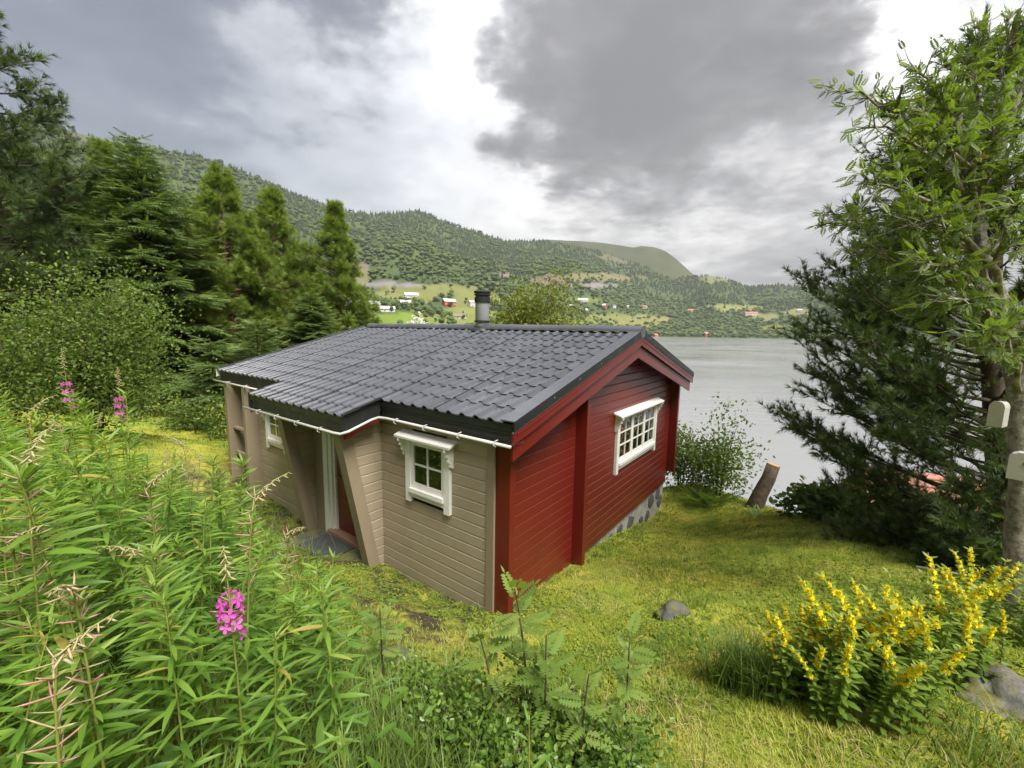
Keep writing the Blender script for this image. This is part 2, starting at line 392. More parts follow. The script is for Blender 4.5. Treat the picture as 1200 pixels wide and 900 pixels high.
farc = wood*(1 - ow[:, None]) + oc*ow[:, None]

def ground_material():
    m, t, b = bsdf_mat("ground_moss_grass", (.1, .12, .03), 0.95, 0.15)
    tcn = t.nodes.new('ShaderNodeTexCoord'); P = tcn.outputs['Object']
    n_big = noise_node(t, 0.55, 6, 0.6, P, 0.5); n_mid = noise_node(t, 2.6, 7, 0.65, P, 0.3); n_fine = noise_node(t, 26, 6, 0.7, P)
    moss = ramp_node(t, n_mid, [(0.27, (.095, .100, .014)), (0.42, (.215, .220, .028)), (0.58, (.34, .31, .042)), (0.75, (.42, .34, .085))])
    grass = ramp_node(t, n_mid, [(0.3, (.080, .130, .016)), (0.48, (.175, .240, .030)), (0.72, (.29, .315, .046))])
    c = mixc(t, ramp_node(t, n_big, [(0.38, (0, 0, 0)), (0.62, (1, 1, 1))]), moss, grass)
    dry = math_node(t, 'MULTIPLY', math_node(t, 'SUBTRACT', noise_node(t, 1.9, 8, 0.72, P, 0.8), 0.53, clamp=True), 5.0, clamp=True)
    c = mixc(t, math_node(t, 'MULTIPLY', dry, 0.45), c, (.235, .165, .065))
    earth = t.nodes.new('ShaderNodeAttribute'); earth.attribute_name = 'bare'
    en = math_node(t, 'MULTIPLY', earth.outputs['Fac'], math_node(t, 'MULTIPLY', math_node(t, 'SUBTRACT', noise_node(t, 3.2, 7, 0.7, P, 0.6), 0.36, clamp=True), 5.0, clamp=True), clamp=True)
    c = mixc(t, en, c, ramp_node(t, n_fine, [(0.3, (.020, .017, .012)), (0.7, (.075, .058, .035))]))
    c = mixc(t, 0.5, c, mixc(t, n_fine, (.35, .35, .35), (1.5, 1.5, 1.5)), 'MULTIPLY')
    fc = t.nodes.new('ShaderNodeAttribute'); fc.attribute_name = 'farcolor'
    fm = t.nodes.new('ShaderNodeAttribute'); fm.attribute_name = 'farmask'
    c = mixc(t, fm.outputs['Fac'], c, fc.outputs['Color'])
    t.links.new(c, b.inputs['Base Color'])
    hgt = math_node(t, 'ADD', math_node(t, 'MULTIPLY', n_fine, 0.4), n_mid)
    bump(t, b, hgt, 0.8, 0.05)
    return m
gm = mesh_np('ground', np.stack([gx, gy, gz], 1), GF, ground_material(), True)
a = gm.attributes.new('farcolor', 'FLOAT_COLOR', 'POINT'); a.data.foreach_set('color', np.concatenate([farc, np.ones((len(farc), 1))], 1).astype(np.float32).ravel())
a = gm.attributes.new('farmask', 'FLOAT', 'POINT'); a.data.foreach_set('value', sstep(35, 70, np.hypot(gx, gy)).astype(np.float32))
_q = np.stack([gx - HC[0], gy - HC[1]], 1); _lx, _ly = _q @ HX, _q @ HY
_bare = sstep(-2.0, -1.0, _ly)*(1 - sstep(0.1, 0.9, _lx))*(1 - sstep(0.2, 0.6, _ly))*sstep(-8.2, -7.2, _lx) + np.exp(-((gx - 0.9)/0.7)**2 - ((gy - 2.55)/0.3)**2)*0.8 + sstep(-1.2, -.2, gx - 8)*0.6*sstep(2, 5, gy)
_bare = np.maximum(_bare, sstep(17, 23, np.hypot(gx, gy))*(1 - sstep(-6, 0, gx))*0.9)
a = gm.attributes.new('bare', 'FLOAT', 'POINT'); a.data.foreach_set('value', np.clip(_bare, 0, 1).astype(np.float32))
ground = tag(new_obj('ground', gm), kind='structure')

# water
def water_material():
    m, t, b = bsdf_mat("fjord_water", (.20, .205, .21), 0.06, 0.5)  # pale grey base stands in for sky glitter reflected by the waves
    b.inputs['IOR'].default_value = 1.33
    g = t.nodes.new('ShaderNodeNewGeometry')
    w1 = noise_node(t, 0.55, 5, 0.65, g.outputs['Position'], 0.3, stretch=(0.45, 1.3, 1)); w2 = noise_node(t, 0.03, 4, 0.6, g.outputs['Position'], stretch=(0.6, 1.4, 1))
    h = math_node(t, 'ADD', w1, math_node(t, 'MULTIPLY', w2, 2.5))
    rr = ramp_node(t, w2, [(0.35, (.10, .10, .10)), (0.65, (.26, .26, .26))]); t.links.new(rr, b.inputs['Roughness'])
    bump(t, b, h, 0.17, 0.25)
    return m
wv = [(0, 60, WATER)] + [(3600*math.sin(2*math.pi*k/64), 3600*math.cos(2*math.pi*k/64), WATER) for k in range(64)]
wm = bpy.data.meshes.new('water'); wm.from_pydata(wv, [], [(0, 1 + (k+1) % 64, 1 + k) for k in range(64)]); wm.materials.append(water_material())
tag(new_obj('water', wm), kind='structure')

# the bare mountain behind the nearer ridges
MT = [(520,300),(560,290),(600,285),(640,280),(680,282),(705,284),(725,287),(742,290),(752,288),(765,289),(778,293),(790,301),(802,312),(814,323),(830,332),(850,338),(900,344)]
_md = [sight(a_, b_) for a_, b_ in MT]; maz = np.array([math.atan2(d[0], d[1]) for d in _md]); mtn = np.array([d[2]/math.hypot(d[0], d[1]) for d in _md])
ma = np.linspace(maz[0], maz[-1], 150); mr = np.linspace(1560, 2600, 50)
MA, MR = np.meshgrid(ma, mr, indexing='ij'); px_, py_ = (MR*np.sin(MA)).ravel(), (MR*np.cos(MA)).ravel()
tz = np.interp(MA, maz, mtn)*2050; up_ = np.clip((MR - 1560)/490, 0, 1)
mz = np.where(MR < 2050, -30 + (tz + 30)*up_**1.2, tz - (MR - 2050)*0.35).ravel() + (vnoise(np.stack([px_, py_], 1), 1/240., 61, 5) - 0.5)*44*np.clip(np.sin(np.pi*up_.ravel()*0.98), 0, 1)
ii, jj = np.meshgrid(np.arange(149), np.arange(49), indexing='ij')
MF = np.stack([ii*50 + jj, (ii+1)*50 + jj, (ii+1)*50 + jj + 1, ii*50 + jj + 1], -1).reshape(-1, 4)
m, t, b = bsdf_mat("mountain_heath", (.1, .1, .05), 0.95, 0.1)
g_ = t.nodes.new('ShaderNodeNewGeometry')
cc = ramp_node(t, noise_node(t, 0.010, 10, 0.75, g_.outputs['Position']), [(0.3, (.020, .032, .011)), (0.5, (.045, .054, .020)), (0.72, (.075, .072, .034))])
t.links.new(cc, b.inputs['Base Color'])
tag(new_obj('mountain', mesh_np('mountain', np.stack([px_, py_, mz], 1), MF, m, True)), kind='structure')
# ------------------------------------------------------------------ the cabin
ZB = -3.4
cabin = tag(empty('cabin', (HC[0], HC[1], ZB), -HAZ), 'low wooden cabin, red gable and tan front, under a dark grey tiled metal roof', 'cabin')
TAN = paint('tan_paint', (.292, .240, .165), 0.55, 0.16, (1, 1, 16), (.215, .18, .125))
TANP = paint('tan_post_paint', (.215, .172, .112), 0.6, 0.06, (8, 8, 0.8), (.215, .175, .12))
RED = paint('red_paint', (.122, .0125, .008), 0.33, 0.2, (1, 1, 16), (.085, .010, .008))
REDP = paint('red_board_paint', (.115, .0108, .0072), 0.28, 0.08, (6, 6, 1.0))
WHITE = paint('white_paint', (.66, .65, .60), 0.4, 0.04, (3, 3, 3), (.52, .50, .43))
def metal_mat(name, col, rough, spec=0.5, coat=0.0):
    m, t, b = bsdf_mat(name, col, rough, spec)
    n = noise_node(t, 3.0, 6, 0.7); oi = t.nodes.new('ShaderNodeObjectInfo')
    f = math_node(t, 'MULTIPLY_ADD', oi.outputs['Random'], 0.35, math_node(t, 'MULTIPLY', n, 0.65))
    t.links.new(ramp_node(t, f, [(0.2, sc(col, 0.70)), (0.8, sc(col, 1.3))]), b.inputs['Base Color'])
    t.links.new(ramp_node(t, noise_node(t, 7, 5, 0.7), [(0.3, (rough*0.8,)*3), (0.75, (rough*1.4,)*3)]), b.inputs['Roughness'])
    return m
ROOF = metal_mat('roof_steel', (.058, .061, .072), 0.22, 1.0)
BLACK = metal_mat('black_steel', (.014, .016, .016), 0.45, 0.4)
GUTTER = metal_mat('white_gutter', (.38, .37, .345), 0.4, 0.5)
CHIM = metal_mat('grey_pipe_steel', (.20, .205, .21), 0.42, 0.5)
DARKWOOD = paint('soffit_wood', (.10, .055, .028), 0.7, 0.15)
CEILW = paint('porch_ceiling_wood', (.30, .14, .05), 0.6, 0.2)
m, t, b = bsdf_mat('foundation_concrete', (.40, .38, .34), 0.9, 0.2)
t.links.new(ramp_node(t, noise_node(t, 6, 8, 0.7), [(0.3, (.24, .225, .20)), (0.6, (.39, .37, .33)), (0.8, (.47, .45, .40))]), b.inputs['Base Color']); bump(t, b, noise_node(t, 22, 6, 0.7), 0.6, 0.02); CONC = m
def stone_mat(name, dark, light, moss=None, scale=5):
    m, t, b = bsdf_mat(name, dark, 0.85, 0.25)
    c = ramp_node(t, noise_node(t, scale, 8, 0.7), [(0.3, dark), (0.7, light)])
    if moss:
        ge = t.nodes.new('ShaderNodeNewGeometry'); s_ = t.nodes.new('ShaderNodeSeparateXYZ'); t.links.new(ge.outputs['Normal'], s_.inputs[0])
        f = math_node(t, 'MULTIPLY', math_node(t, 'SUBTRACT', noise_node(t, 4.5, 7, 0.75), 0.44, clamp=True), 6.0, clamp=True)
        c = mixc(t, f, c, moss)
    t.links.new(c, b.inputs['Base Color']); bump(t, b, noise_node(t, scale*3, 7, 0.7), 0.7, 0.02); return m
STONE = stone_mat('foundation_stone', (.055, .055, .06), (.14, .13, .125))
LEDGE = stone_mat('ledge_rock', (.03, .03, .032), (.13, .125, .12), (.12, .115, .02), 4)
MROCK = stone_mat('mossy_rock', (.022, .021, .02), (.23, .225, .215), (.11, .10, .018), 7)
m, t, b = bsdf_mat('window_glass', (1, 1, 1), 0.02, 0.5)
t.nodes.remove(b); tr = t.nodes.new('ShaderNodeBsdfTransparent'); tr.inputs[0].default_value = (.90, .92, .92, 1); gl = t.nodes.new('ShaderNodeBsdfGlossy'); gl.inputs['Roughness'].default_value = 0.02
fr = t.nodes.new('ShaderNodeFresnel'); fr.inputs[0].default_value = 1.55; ms = t.nodes.new('ShaderNodeMixShader')
t.links.new(math_node(t, 'ADD', fr.outputs[0], 0.14), ms.inputs[0]); t.links.new(tr.outputs[0], ms.inputs[1]); t.links.new(gl.outputs[0], ms.inputs[2]); t.links.new(ms.outputs[0], t.nodes['Material Output'].inputs[0]); GLASS = m
m, t, b = bsdf_mat('curtain_cloth', (.62, .58, .50), 0.9, 0.1); CURT = m
m, t, b = bsdf_mat('unlit_dark', (.06, .045, .03), 0.8, 0.1); UNLIT = m  # dark colour stands for unlit depth behind panes and in the box hole
m, t, b = bsdf_mat('rubber_mat', (.05, .051, .053), 0.8, 0.3)
bump(t, b, noise_node(t, 90, 3, 0.6), 0.6, 0.006); MAT_RUBBER = m

def hb(mb, name, mat, parent=None, smooth=False, auto=None):
    """link one part of the cabin; shapes are given in cabin axes with heights from eye level"""
    mb.v = [(x, y, z - ZB) for x, y, z in mb.v]
    o = mb.build(name, mat, parent or cabin, smooth)
    if auto: shade_auto(o, auto)
    return o
PITCHB = 0.143
PROF = [(0, 0), (0.019, 0.0), (0.020, 0.006), (0.020, 0.122), (0.005, PITCHB), (0, PITCHB)]
RY, RZ, RS = 3.39, -0.02, 0.269
def zr(y): return RZ - RS*abs(y - RY)
HOLES_F = [(-1.44, -0.77, -2.24, -1.44), (-5.6, -5.0, -2.3, -1.6), (-3.66, -2.3, -3.5, -1.4)]
HOLES_G = [(3.43, 5.42, -2.46, -1.50)]
def cut(a, b, z, holes):
    segs = [(a, b)]
    for h0, h1_, hz0, hz1 in holes:
        if z + PITCHB*0.9 > hz0 and z + PITCHB*0.1 < hz1:
            out = []
            for s0, s1 in segs:
                if h1_ <= s0 or h0 >= s1: out.append((s0, s1)); continue
                if h0 - s0 > 0.02: out.append((s0, h0))
                if s1 - h1_ > 0.02: out.append((h1_, s1))
            segs = out
    return segs
def planks_front(x0, x1, y, z0, z1, mat):
    z = z0
    while z < z1 - 0.03:
        for a_, b_ in cut(x0, x1, z, HOLES_F):
            hb(MB().prism([(u, v) for u, v in PROF], (a_, y, z), (b_, y, z), (0, -1, 0), (0, 0, 1)), 'siding_plank', mat)
        z += PITCHB
def planks_gable(y0, y1, x, z0, mat):
    z = z0
    while z < -0.3:
        lim = (zr(RY) - 0.16 - (z + PITCHB*0.6))/RS
        a_, b_ = max(y0, RY - lim), min(y1, RY + lim)
        if b_ - a_ > 0.05:
            for s0, s1 in cut(a_, b_, z, HOLES_G):
                hb(MB().prism(PROF, (x, s0, z), (x, s1, z), (1, 0, 0), (0, 0, 1)), 'siding_plank', mat)
        z += PITCHB
planks_front(-2.12, -0.11, 0, -3.62, -1.15, TAN)
planks_front(-6.1, -4.12, 0, -3.62, -1.15, TAN)
planks_front(-4.0, -3.94, 0, -3.62, -1.15, TAN)
planks_gable(0.10, 1.86, 0.0, -3.70, RED)
planks_gable(1.96, 6.60, 0.0, -3.62, RED)
hb(MB().bbox(-0.118, 0.0, -0.034, -0.002, -3.66, -1.16, 0.003), 'corner_board', TANP)
for y, zb in ((0.0, -3.62), (1.86, -3.57), (6.60, -3.36)):
    top = min(zr(y), zr(y + 0.1)) - 0.20
    hb(MB().bbox(-0.02, 0.205, y, y + 0.10, zb, top, 0.006), 'gable_fin', REDP)
# unseen walls, kept plain
hb(MB().box(-6.1, -0.02, 6.6, 6.64, -3.7, -1.1), 'back_wall', RED)
hb(MB().box(-6.14, -6.1, 0.0, 6.6, -3.7, -1.1), 'end_wall', TAN)
# foundation with field stones set in concrete
fo = hb(MB().box(-0.30, -0.035, 1.96, 6.62, -4.9, -3.62), 'foundation', CONC)
for cy_, cz, s in ((3.45, -3.92, .19), (3.95, -3.84, .13), (4.50, -3.90, .15), (5.15, -4.10, .11), (5.75, -3.88, .20), (5.55, -4.15, .13), (6.22, -3.82, .16), (6.40, -4.08, .15)):
    n = 7; ph = random.uniform(0, 6); rr = [s*random.uniform(0.75, 1.25) for _ in range(n)]
    pr = [(rr[k]*1.15*math.cos(ph + 6.2832*k/n), rr[k]*0.95*math.sin(ph + 6.2832*k/n)) for k in range(n)]
    mb = MB(); V = [(-0.04, cy_ + u, cz + v) for u, v in pr] + [(-0.018, cy_ + u*.94, cz + v*.94) for u, v in pr] + [(-0.008, cy_, cz)]
    mb.raw(V, [(k, (k+1) % n, (k+1) % n + n, k + n) for k in range(n)] + [(k + n, (k+1) % n + n, 2*n) for k in range(n)])
    hb(mb, 'stone', STONE, fo)

# ---- roof
XL, XR, YE, ROW = -7.50, 0.28, -0.20, 0.3264
ang = math.atan(RS)
def tile_mesh(length, name='roof_tile', wav=0.21):
    n = 10; lift = 0.015
    us = [0, .075, .11, .20, .25, .5, .75, .80, .89, .925, 1.0]; hh = [.032, .030, .026, .004, .0, -.002, .0, .004, .026, .030, .032]
    V = [(u*wav, 0, h + lift) for u, h in zip(us, hh)] + [(u*wav, length, h) for u, h in zip(us, hh)]
    V += [(u*wav, 0.0, h + lift) for u, h in zip(us, hh)] + [(u*wav, 0.006, h - 0.006) for u, h in zip(us, hh)]
    F = [(k, k+1, n+1+k+1, n+1+k) for k in range(n)] + [(2*(n+1)+k, 3*(n+1)+k, 3*(n+1)+k+1, 2*(n+1)+k+1) for k in range(n)]
    me = bpy.data.meshes.new(name); me.from_pydata(V, [], F); me.materials.append(ROOF)
    me.update(); return me
L1 = ROW/math.cos(ang) + 0.012
TM = tile_mesh(L1); TMS = tile_mesh(0.23/math.cos(ang) + 0.012)
places = []
ncol = int(round((XR - XL)/0.21))
for c in range(ncol):
    x = XR - 0.21*(c + 1)
    for k in range(11): places.append((x, YE + ROW*k, TM, c))
    if -4.60 < x < -2.0: places += [(x, YE - ROW, TM, c), (x, YE - ROW - 0.23, TMS, c)]
camL = np.array([2.907, -3.63]); places.sort(key=lambda p: (p[0] + .1 - camL[0])**2 + (p[1] + .17 - camL[1])**2)
tile_parent = hb(MB().hexa([(XL+.02, YE+.02, zr(YE)-.115), (XR+.08, YE+.02, zr(YE)-.115), (XR+.08, RY, RZ-.12), (XL+.02, RY, RZ-.12), (XL+.02, YE+.02, zr(YE)-.03), (XR+.08, YE+.02, zr(YE)-.03), (XR+.08, RY, RZ-.035), (XL+.02, RY, RZ-.035)]), 'roof_deck', BLACK)
rest = MB()
for q, (x, y, me, c) in enumerate(places):
    lift = 0.007*(4 - c % 5)/4.0
    lo = (x, y, zr(y) + lift)
    if q < 300:
        new_obj('roof_tile', me, tile_parent, (lo[0], lo[1], lo[2] - ZB), (ang, 0, 0))
    else:
        ca, sa = math.cos(ang), math.sin(ang)
        rest.raw([(lo[0] + v.co.x, lo[1] + v.co.y*ca - v.co.z*sa, lo[2] + v.co.y*sa + v.co.z*ca) for v in me.vertices], [tuple(p.vertices) for p in me.polygons])
tag(hb(rest, 'far_roof_tiles', ROOF, tile_parent), kind='stuff')
# back slope as corrugated sheet
bk = MB(); nx = int((XR - XL)/0.0525)
for r_ in range(2):
    yy = RY if r_ == 0 else 6.98
    for k in range(nx + 1): bk.v.append((XL + k*0.0525, yy, zr(yy) + 0.03*(0.5 + 0.5*math.cos(math.pi*k/2))))
bk.f = [(k, k+1, nx+1+k+1, nx+1+k) for k in range(nx)]
hb(bk, 'back_roof_sheet', ROOF, None, True)
hb(MB().hexa([(XL+.02, RY, RZ-.12), (XR+.08, RY, RZ-.12), (XR+.08, 6.9, zr(6.9)-.115), (XL+.02, 6.9, zr(6.9)-.115), (XL+.02, RY, RZ-.035), (XR+.08, RY, RZ-.035), (XR+.08, 6.9, zr(6.9)-.03), (XL+.02, 6.9, zr(6.9)-.03)]), 'back_roof_deck', BLACK)
# ridge caps
def ridge_piece():
    mb = MB(); n = 10; L_ = 0.42
    prof = lambda r: [(RY + r*1.15*math.cos(math.pi*k/n), RZ + 0.020 + r*math.sin(math.pi*k/n)) for k in range(n + 1)]
    rings = [(0, .106), (L_, .096)]
    for xx, r in rings: mb.v += [(xx, a_, b_ - ZB) for a_, b_ in prof(r)]
    mb.f = [(i_*(n+1)+k, i_*(n+1)+k+1, (i_+1)*(n+1)+k+1, (i_+1)*(n+1)+k) for i_ in range(len(rings)-1) for k in range(n)]
    return mb.mesh('ridge_cap', ROOF, True)
RC = ridge_piece(); k = 0; x = 0.40
while x - 0.40 > XL - 0.1:
    new_obj('ridge_cap', RC, cabin, (x - 0.41, 0, 0.0)); x -= 0.40
hb(MB().lathe([(0.0, -.001), (.100, 0), (.100, .008), (0, .009)], 18).raw([], []), 'ridge_end_cap', ROOF, None, False).matrix_local = Matrix.Translation((0.405, RY, RZ + 0.012 - ZB)) @ Matrix.Rotation(R(90), 4, 'Y') @ Matrix.Translation((0, 0, ZB))
# verges and barge boards on the near gable, both slopes
def along(y0, y1, x0, x1, d0, d1, name, mat, cut_v=True):
    P = [(x0, y0, zr(y0)+d0), (x1, y0, zr(y0)+d0), (x1, y1, zr(y1)+d0), (x0, y1, zr(y1)+d0), (x0, y0, zr(y0)+d1), (x1, y0, zr(y0)+d1), (x1, y1, zr(y1)+d1), (x0, y1, zr(y1)+d1)]
    if y1 < y0: P = [P[q_] for q_ in (3, 2, 1, 0, 7, 6, 5, 4)]
    return hb(MB().hexa(P), name, mat)
for s_, ye in ((0, YE - 0.02), (1, 2*RY - YE + 0.02)):
    along(ye, RY, 0.225, 0.410, 0.040, 0.054, 'verge_flashing', ROOF)
    along(ye, RY, 0.398, 0.412, -0.062, 0.050, 'verge_trim', BLACK)
    along(ye, RY, 0.384, 0.404, -0.075, -0.064, 'verge_drip_strip', CHIM)
    o1 = along(ye + (0.0 if s_ == 0 else 0.0), RY, 0.374, 0.400, -0.205, -0.077, 'barge_board', REDP)
    o2 = along(ye + (0.06 if s_ == 0 else -0.06), RY, 0.325, 0.352, -0.415, -0.17, 'barge_board', REDP)
    along(ye + (0.06 if s_ == 0 else -0.06), RY, 0.401, 0.409, -0.125, -0.100, 'barge_moulding', REDP)
    along(ye + (0.2 if s_ == 0 else -0.2), RY, -0.01, 0.324, -0.19, -0.165, 'gable_soffit', REDP)
    for d_ in np.arange(0.35, 3.3, 0.62):
        yy = RY - d_ if s_ == 0 else RY + d_
        new_obj('verge_screw', bpy.data.meshes.get('verge_screw') or MB().lathe([(.0, 0), (.007, 0), (.006, .004), (0, .005)], 6).mesh('verge_screw', GUTTER), cabin, (0.411, yy, zr(yy) - 0.0 - ZB), (0, R(90), 0))
along(YE - 0.02, RY, -7.56, -7.46, 0.045, 0.058, 'verge_flashing', ROOF); along(YE - 0.02, RY, -7.57, -7.555, -0.12, 0.05, 'verge_trim', WHITE)
# eaves: fascia, soffit, gutter
def eave(x0, x1, y, cls=''):
    z = zr(y)
    hb(MB().box(x0, x1, y + 0.012, y + 0.040, z - 0.075, z + 0.004), 'eave_fascia', BLACK)
    hb(MB().box(x0, x1, y + 0.030, y + 0.055, z - 0.205, z - 0.073), 'eave_fascia', BLACK)
eave(-1.87, 0.385, YE); eave(XL, -4.62, YE); eave(-4.62, -1.87, YE - ROW - 0.23)
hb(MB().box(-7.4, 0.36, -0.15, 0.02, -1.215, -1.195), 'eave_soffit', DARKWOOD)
YP = YE - ROW - 0.23
for xx, nm in ((-1.885, 1), (-4.60, 0)):
    P = [(xx-.012, YP, zr(YP)-.2), (xx+.012, YP, zr(YP)-.2), (xx+.012, YE, zr(YE)-.2), (xx-.012, YE, zr(YE)-.2), (xx-.012, YP, zr(YP)+.045), (xx+.012, YP, zr(YP)+.045), (xx+.012, YE+.02, zr(YE)+.045), (xx-.012, YE+.02, zr(YE)+.045)]
    hb(MB().hexa(P), 'porch_verge_trim', BLACK)
    P = [(p[0] - .03, p[1] + (.03 if i_ in (0, 1, 4, 5) else 0), p[2] - (.10 if i_ < 4 else .19)) for i_, p in enumerate(P)]
    hb(MB().hexa(P), 'porch_barge_board', REDP)
hb(MB().hexa([(-4.58, YP+.05, zr(YP)-.17), (-1.92, YP+.05, zr(YP)-.17), (-1.92, 0.0, zr(0)-.17), (-4.58, 0.0, zr(0)-.17), (-4.58, YP+.05, zr(YP)-.05), (-1.92, YP+.05, zr(YP)-.05), (-1.92, 0, zr(0)-.05), (-4.58, 0, zr(0)-.05)]), 'porch_ceiling', CEILW)
gz_ = zr(YE) - 0.205; gp = zr(YP) - 0.200
gut = hb(MB().tube([(0.392, YE-.055, gz_-.012), (-1.66, YE-.055, gz_), (-1.80, YE-.07, gz_-.004), (-1.84, YE-.16, gz_-.03), (-1.84, YP+.06, gp+.02), (-1.87, YP-.03, gp), (-1.98, YP-.055, gp), (-4.66, YP-.055, gp-.004)], 0.0185, 10), 'gutter', GUTTER, None, True)
gut2 = hb(MB().tube([(-4.62, YE-.055, gz_), (-7.62, YE-.055, gz_)], 0.0185, 10), 'gutter', GUTTER, None, True)
for xx in (-1.45, -0.9, -0.33, 0.2): hb(MB().tube([(xx, YE-.03, gz_+.026), (xx, YE-.09, gz_+.02), (xx, YE-.10, gz_-.02), (xx, YE-.06, gz_-.045)], .006, 6), 'gutter_bracket', GUTTER, gut)
for xx in (-2.3, -2.9, -3.5, -4.1): hb(MB().tube([(xx, YP-.03, gp+.026), (xx, YP-.09, gp+.02), (xx, YP-.10, gp-.02), (xx, YP-.06, gp-.045)], .006, 6), 'gutter_bracket', GUTTER, gut)
for xx in (-5.2, -6.0, -6.8): hb(MB().tube([(xx, YE-.03, gz_+.038), (xx, YE-.09, gz_+.02), (xx, YE-.10, gz_-.02)], .006, 6), 'gutter_bracket', GUTTER, gut2)

# ---- porch: two raked buttress walls, door, trim
def buttress(x, yt, yb):
    zt, zb = -1.25, -3.62
    e = lambda z: yb + (yt - yb)*(z - zb)/(zt - zb)
    core = hb(MB().hexa([(x-.12, e(zb), zb), (x, e(zb), zb), (x, 0.0, zb), (x-.12, 0.0, zb), (x-.12, e(zt), zt), (x, e(zt), zt), (x, 0.0, zt), (x-.12, 0.0, zt)]), 'buttress_wall', TAN)
    z = zb
    while z < zt - 0.05:
        mb = MB(); y0, y1 = e(z) + .015, -0.022
        V = []
        for k_, (u, v) in enumerate(PROF): V.append((x + u, e(z + v) + .015, z + v))
        for u, v in PROF: V.append((x + u, y1, z + v))
        n = len(PROF); mb.raw(V, [(i_, (i_+1) % n, (i_+1) % n + n, i_ + n) for i_ in range(n)] + [tuple(range(n))[::-1], tuple(range(n, 2*n))])
        hb(mb, 'siding_plank', TAN, core); z += PITCHB
    hb(MB().hexa([(x-.135, e(zb)-.045, zb), (x+.032, e(zb)-.045, zb), (x+.032, e(zb)+.13, zb), (x-.135, e(zb)+.13, zb), (x-.135, e(zt)-.045, zt), (x+.032, e(zt)-.045, zt), (x+.032, e(zt)+.13, zt), (x-.135, e(zt)+.13, zt)]), 'raked_post', TANP, core)
buttress(-2.12, -0.66, -0.20); buttress(-4.0, -0.54, -0.14)
hb(MB().bbox(-3.955, -3.66, -0.035, -0.002, -3.55, -1.16, .004), 'door_side_board', TANP)
df = hb(MB().bbox(-3.655, -3.53, -0.060, 0.02, -3.46, -1.30, .004).bbox(-3.53, -3.44, -0.035, 0.04, -3.46, -1.38, .004).bbox(-3.44, -3.39, -0.005, 0.06, -3.46, -1.42, .004).bbox(-2.42, -2.28, -0.04, 0.05, -3.46, -1.30, .004).bbox(-3.53, -2.42, -0.04, 0.05, -1.42, -1.30, .004), 'door_frame', WHITE)
door = hb(MB().bbox(-3.385, -2.425, 0.03, 0.07, -3.36, -1.425, .004), 'door', REDP)
for xa in (-3.27, -2.87):
    for za, zb_ in ((-3.22, -2.75), (-2.62, -2.05), (-1.95, -1.55)):
        hb(MB().bbox(xa, xa + 0.32, 0.018, 0.032, za, zb_, .008), 'door_panel', REDP, door)
hb(MB().tube([(-3.31, 0.03, -2.42), (-3.31, -0.03, -2.42), (-3.19, -0.03, -2.42)], .011, 8), 'handle', CHIM, door, True)
hb(MB().bbox(-3.53, -2.30, -0.10, 0.05, -3.46, -3.37, .006), 'door_sill', paint('worn_sill', (.26, .14, .09), .7))
hb(MB().bbox(-3.66, -2.30, -0.02, 0.05, -3.66, -3.465, .004), 'sill_board', TANP)

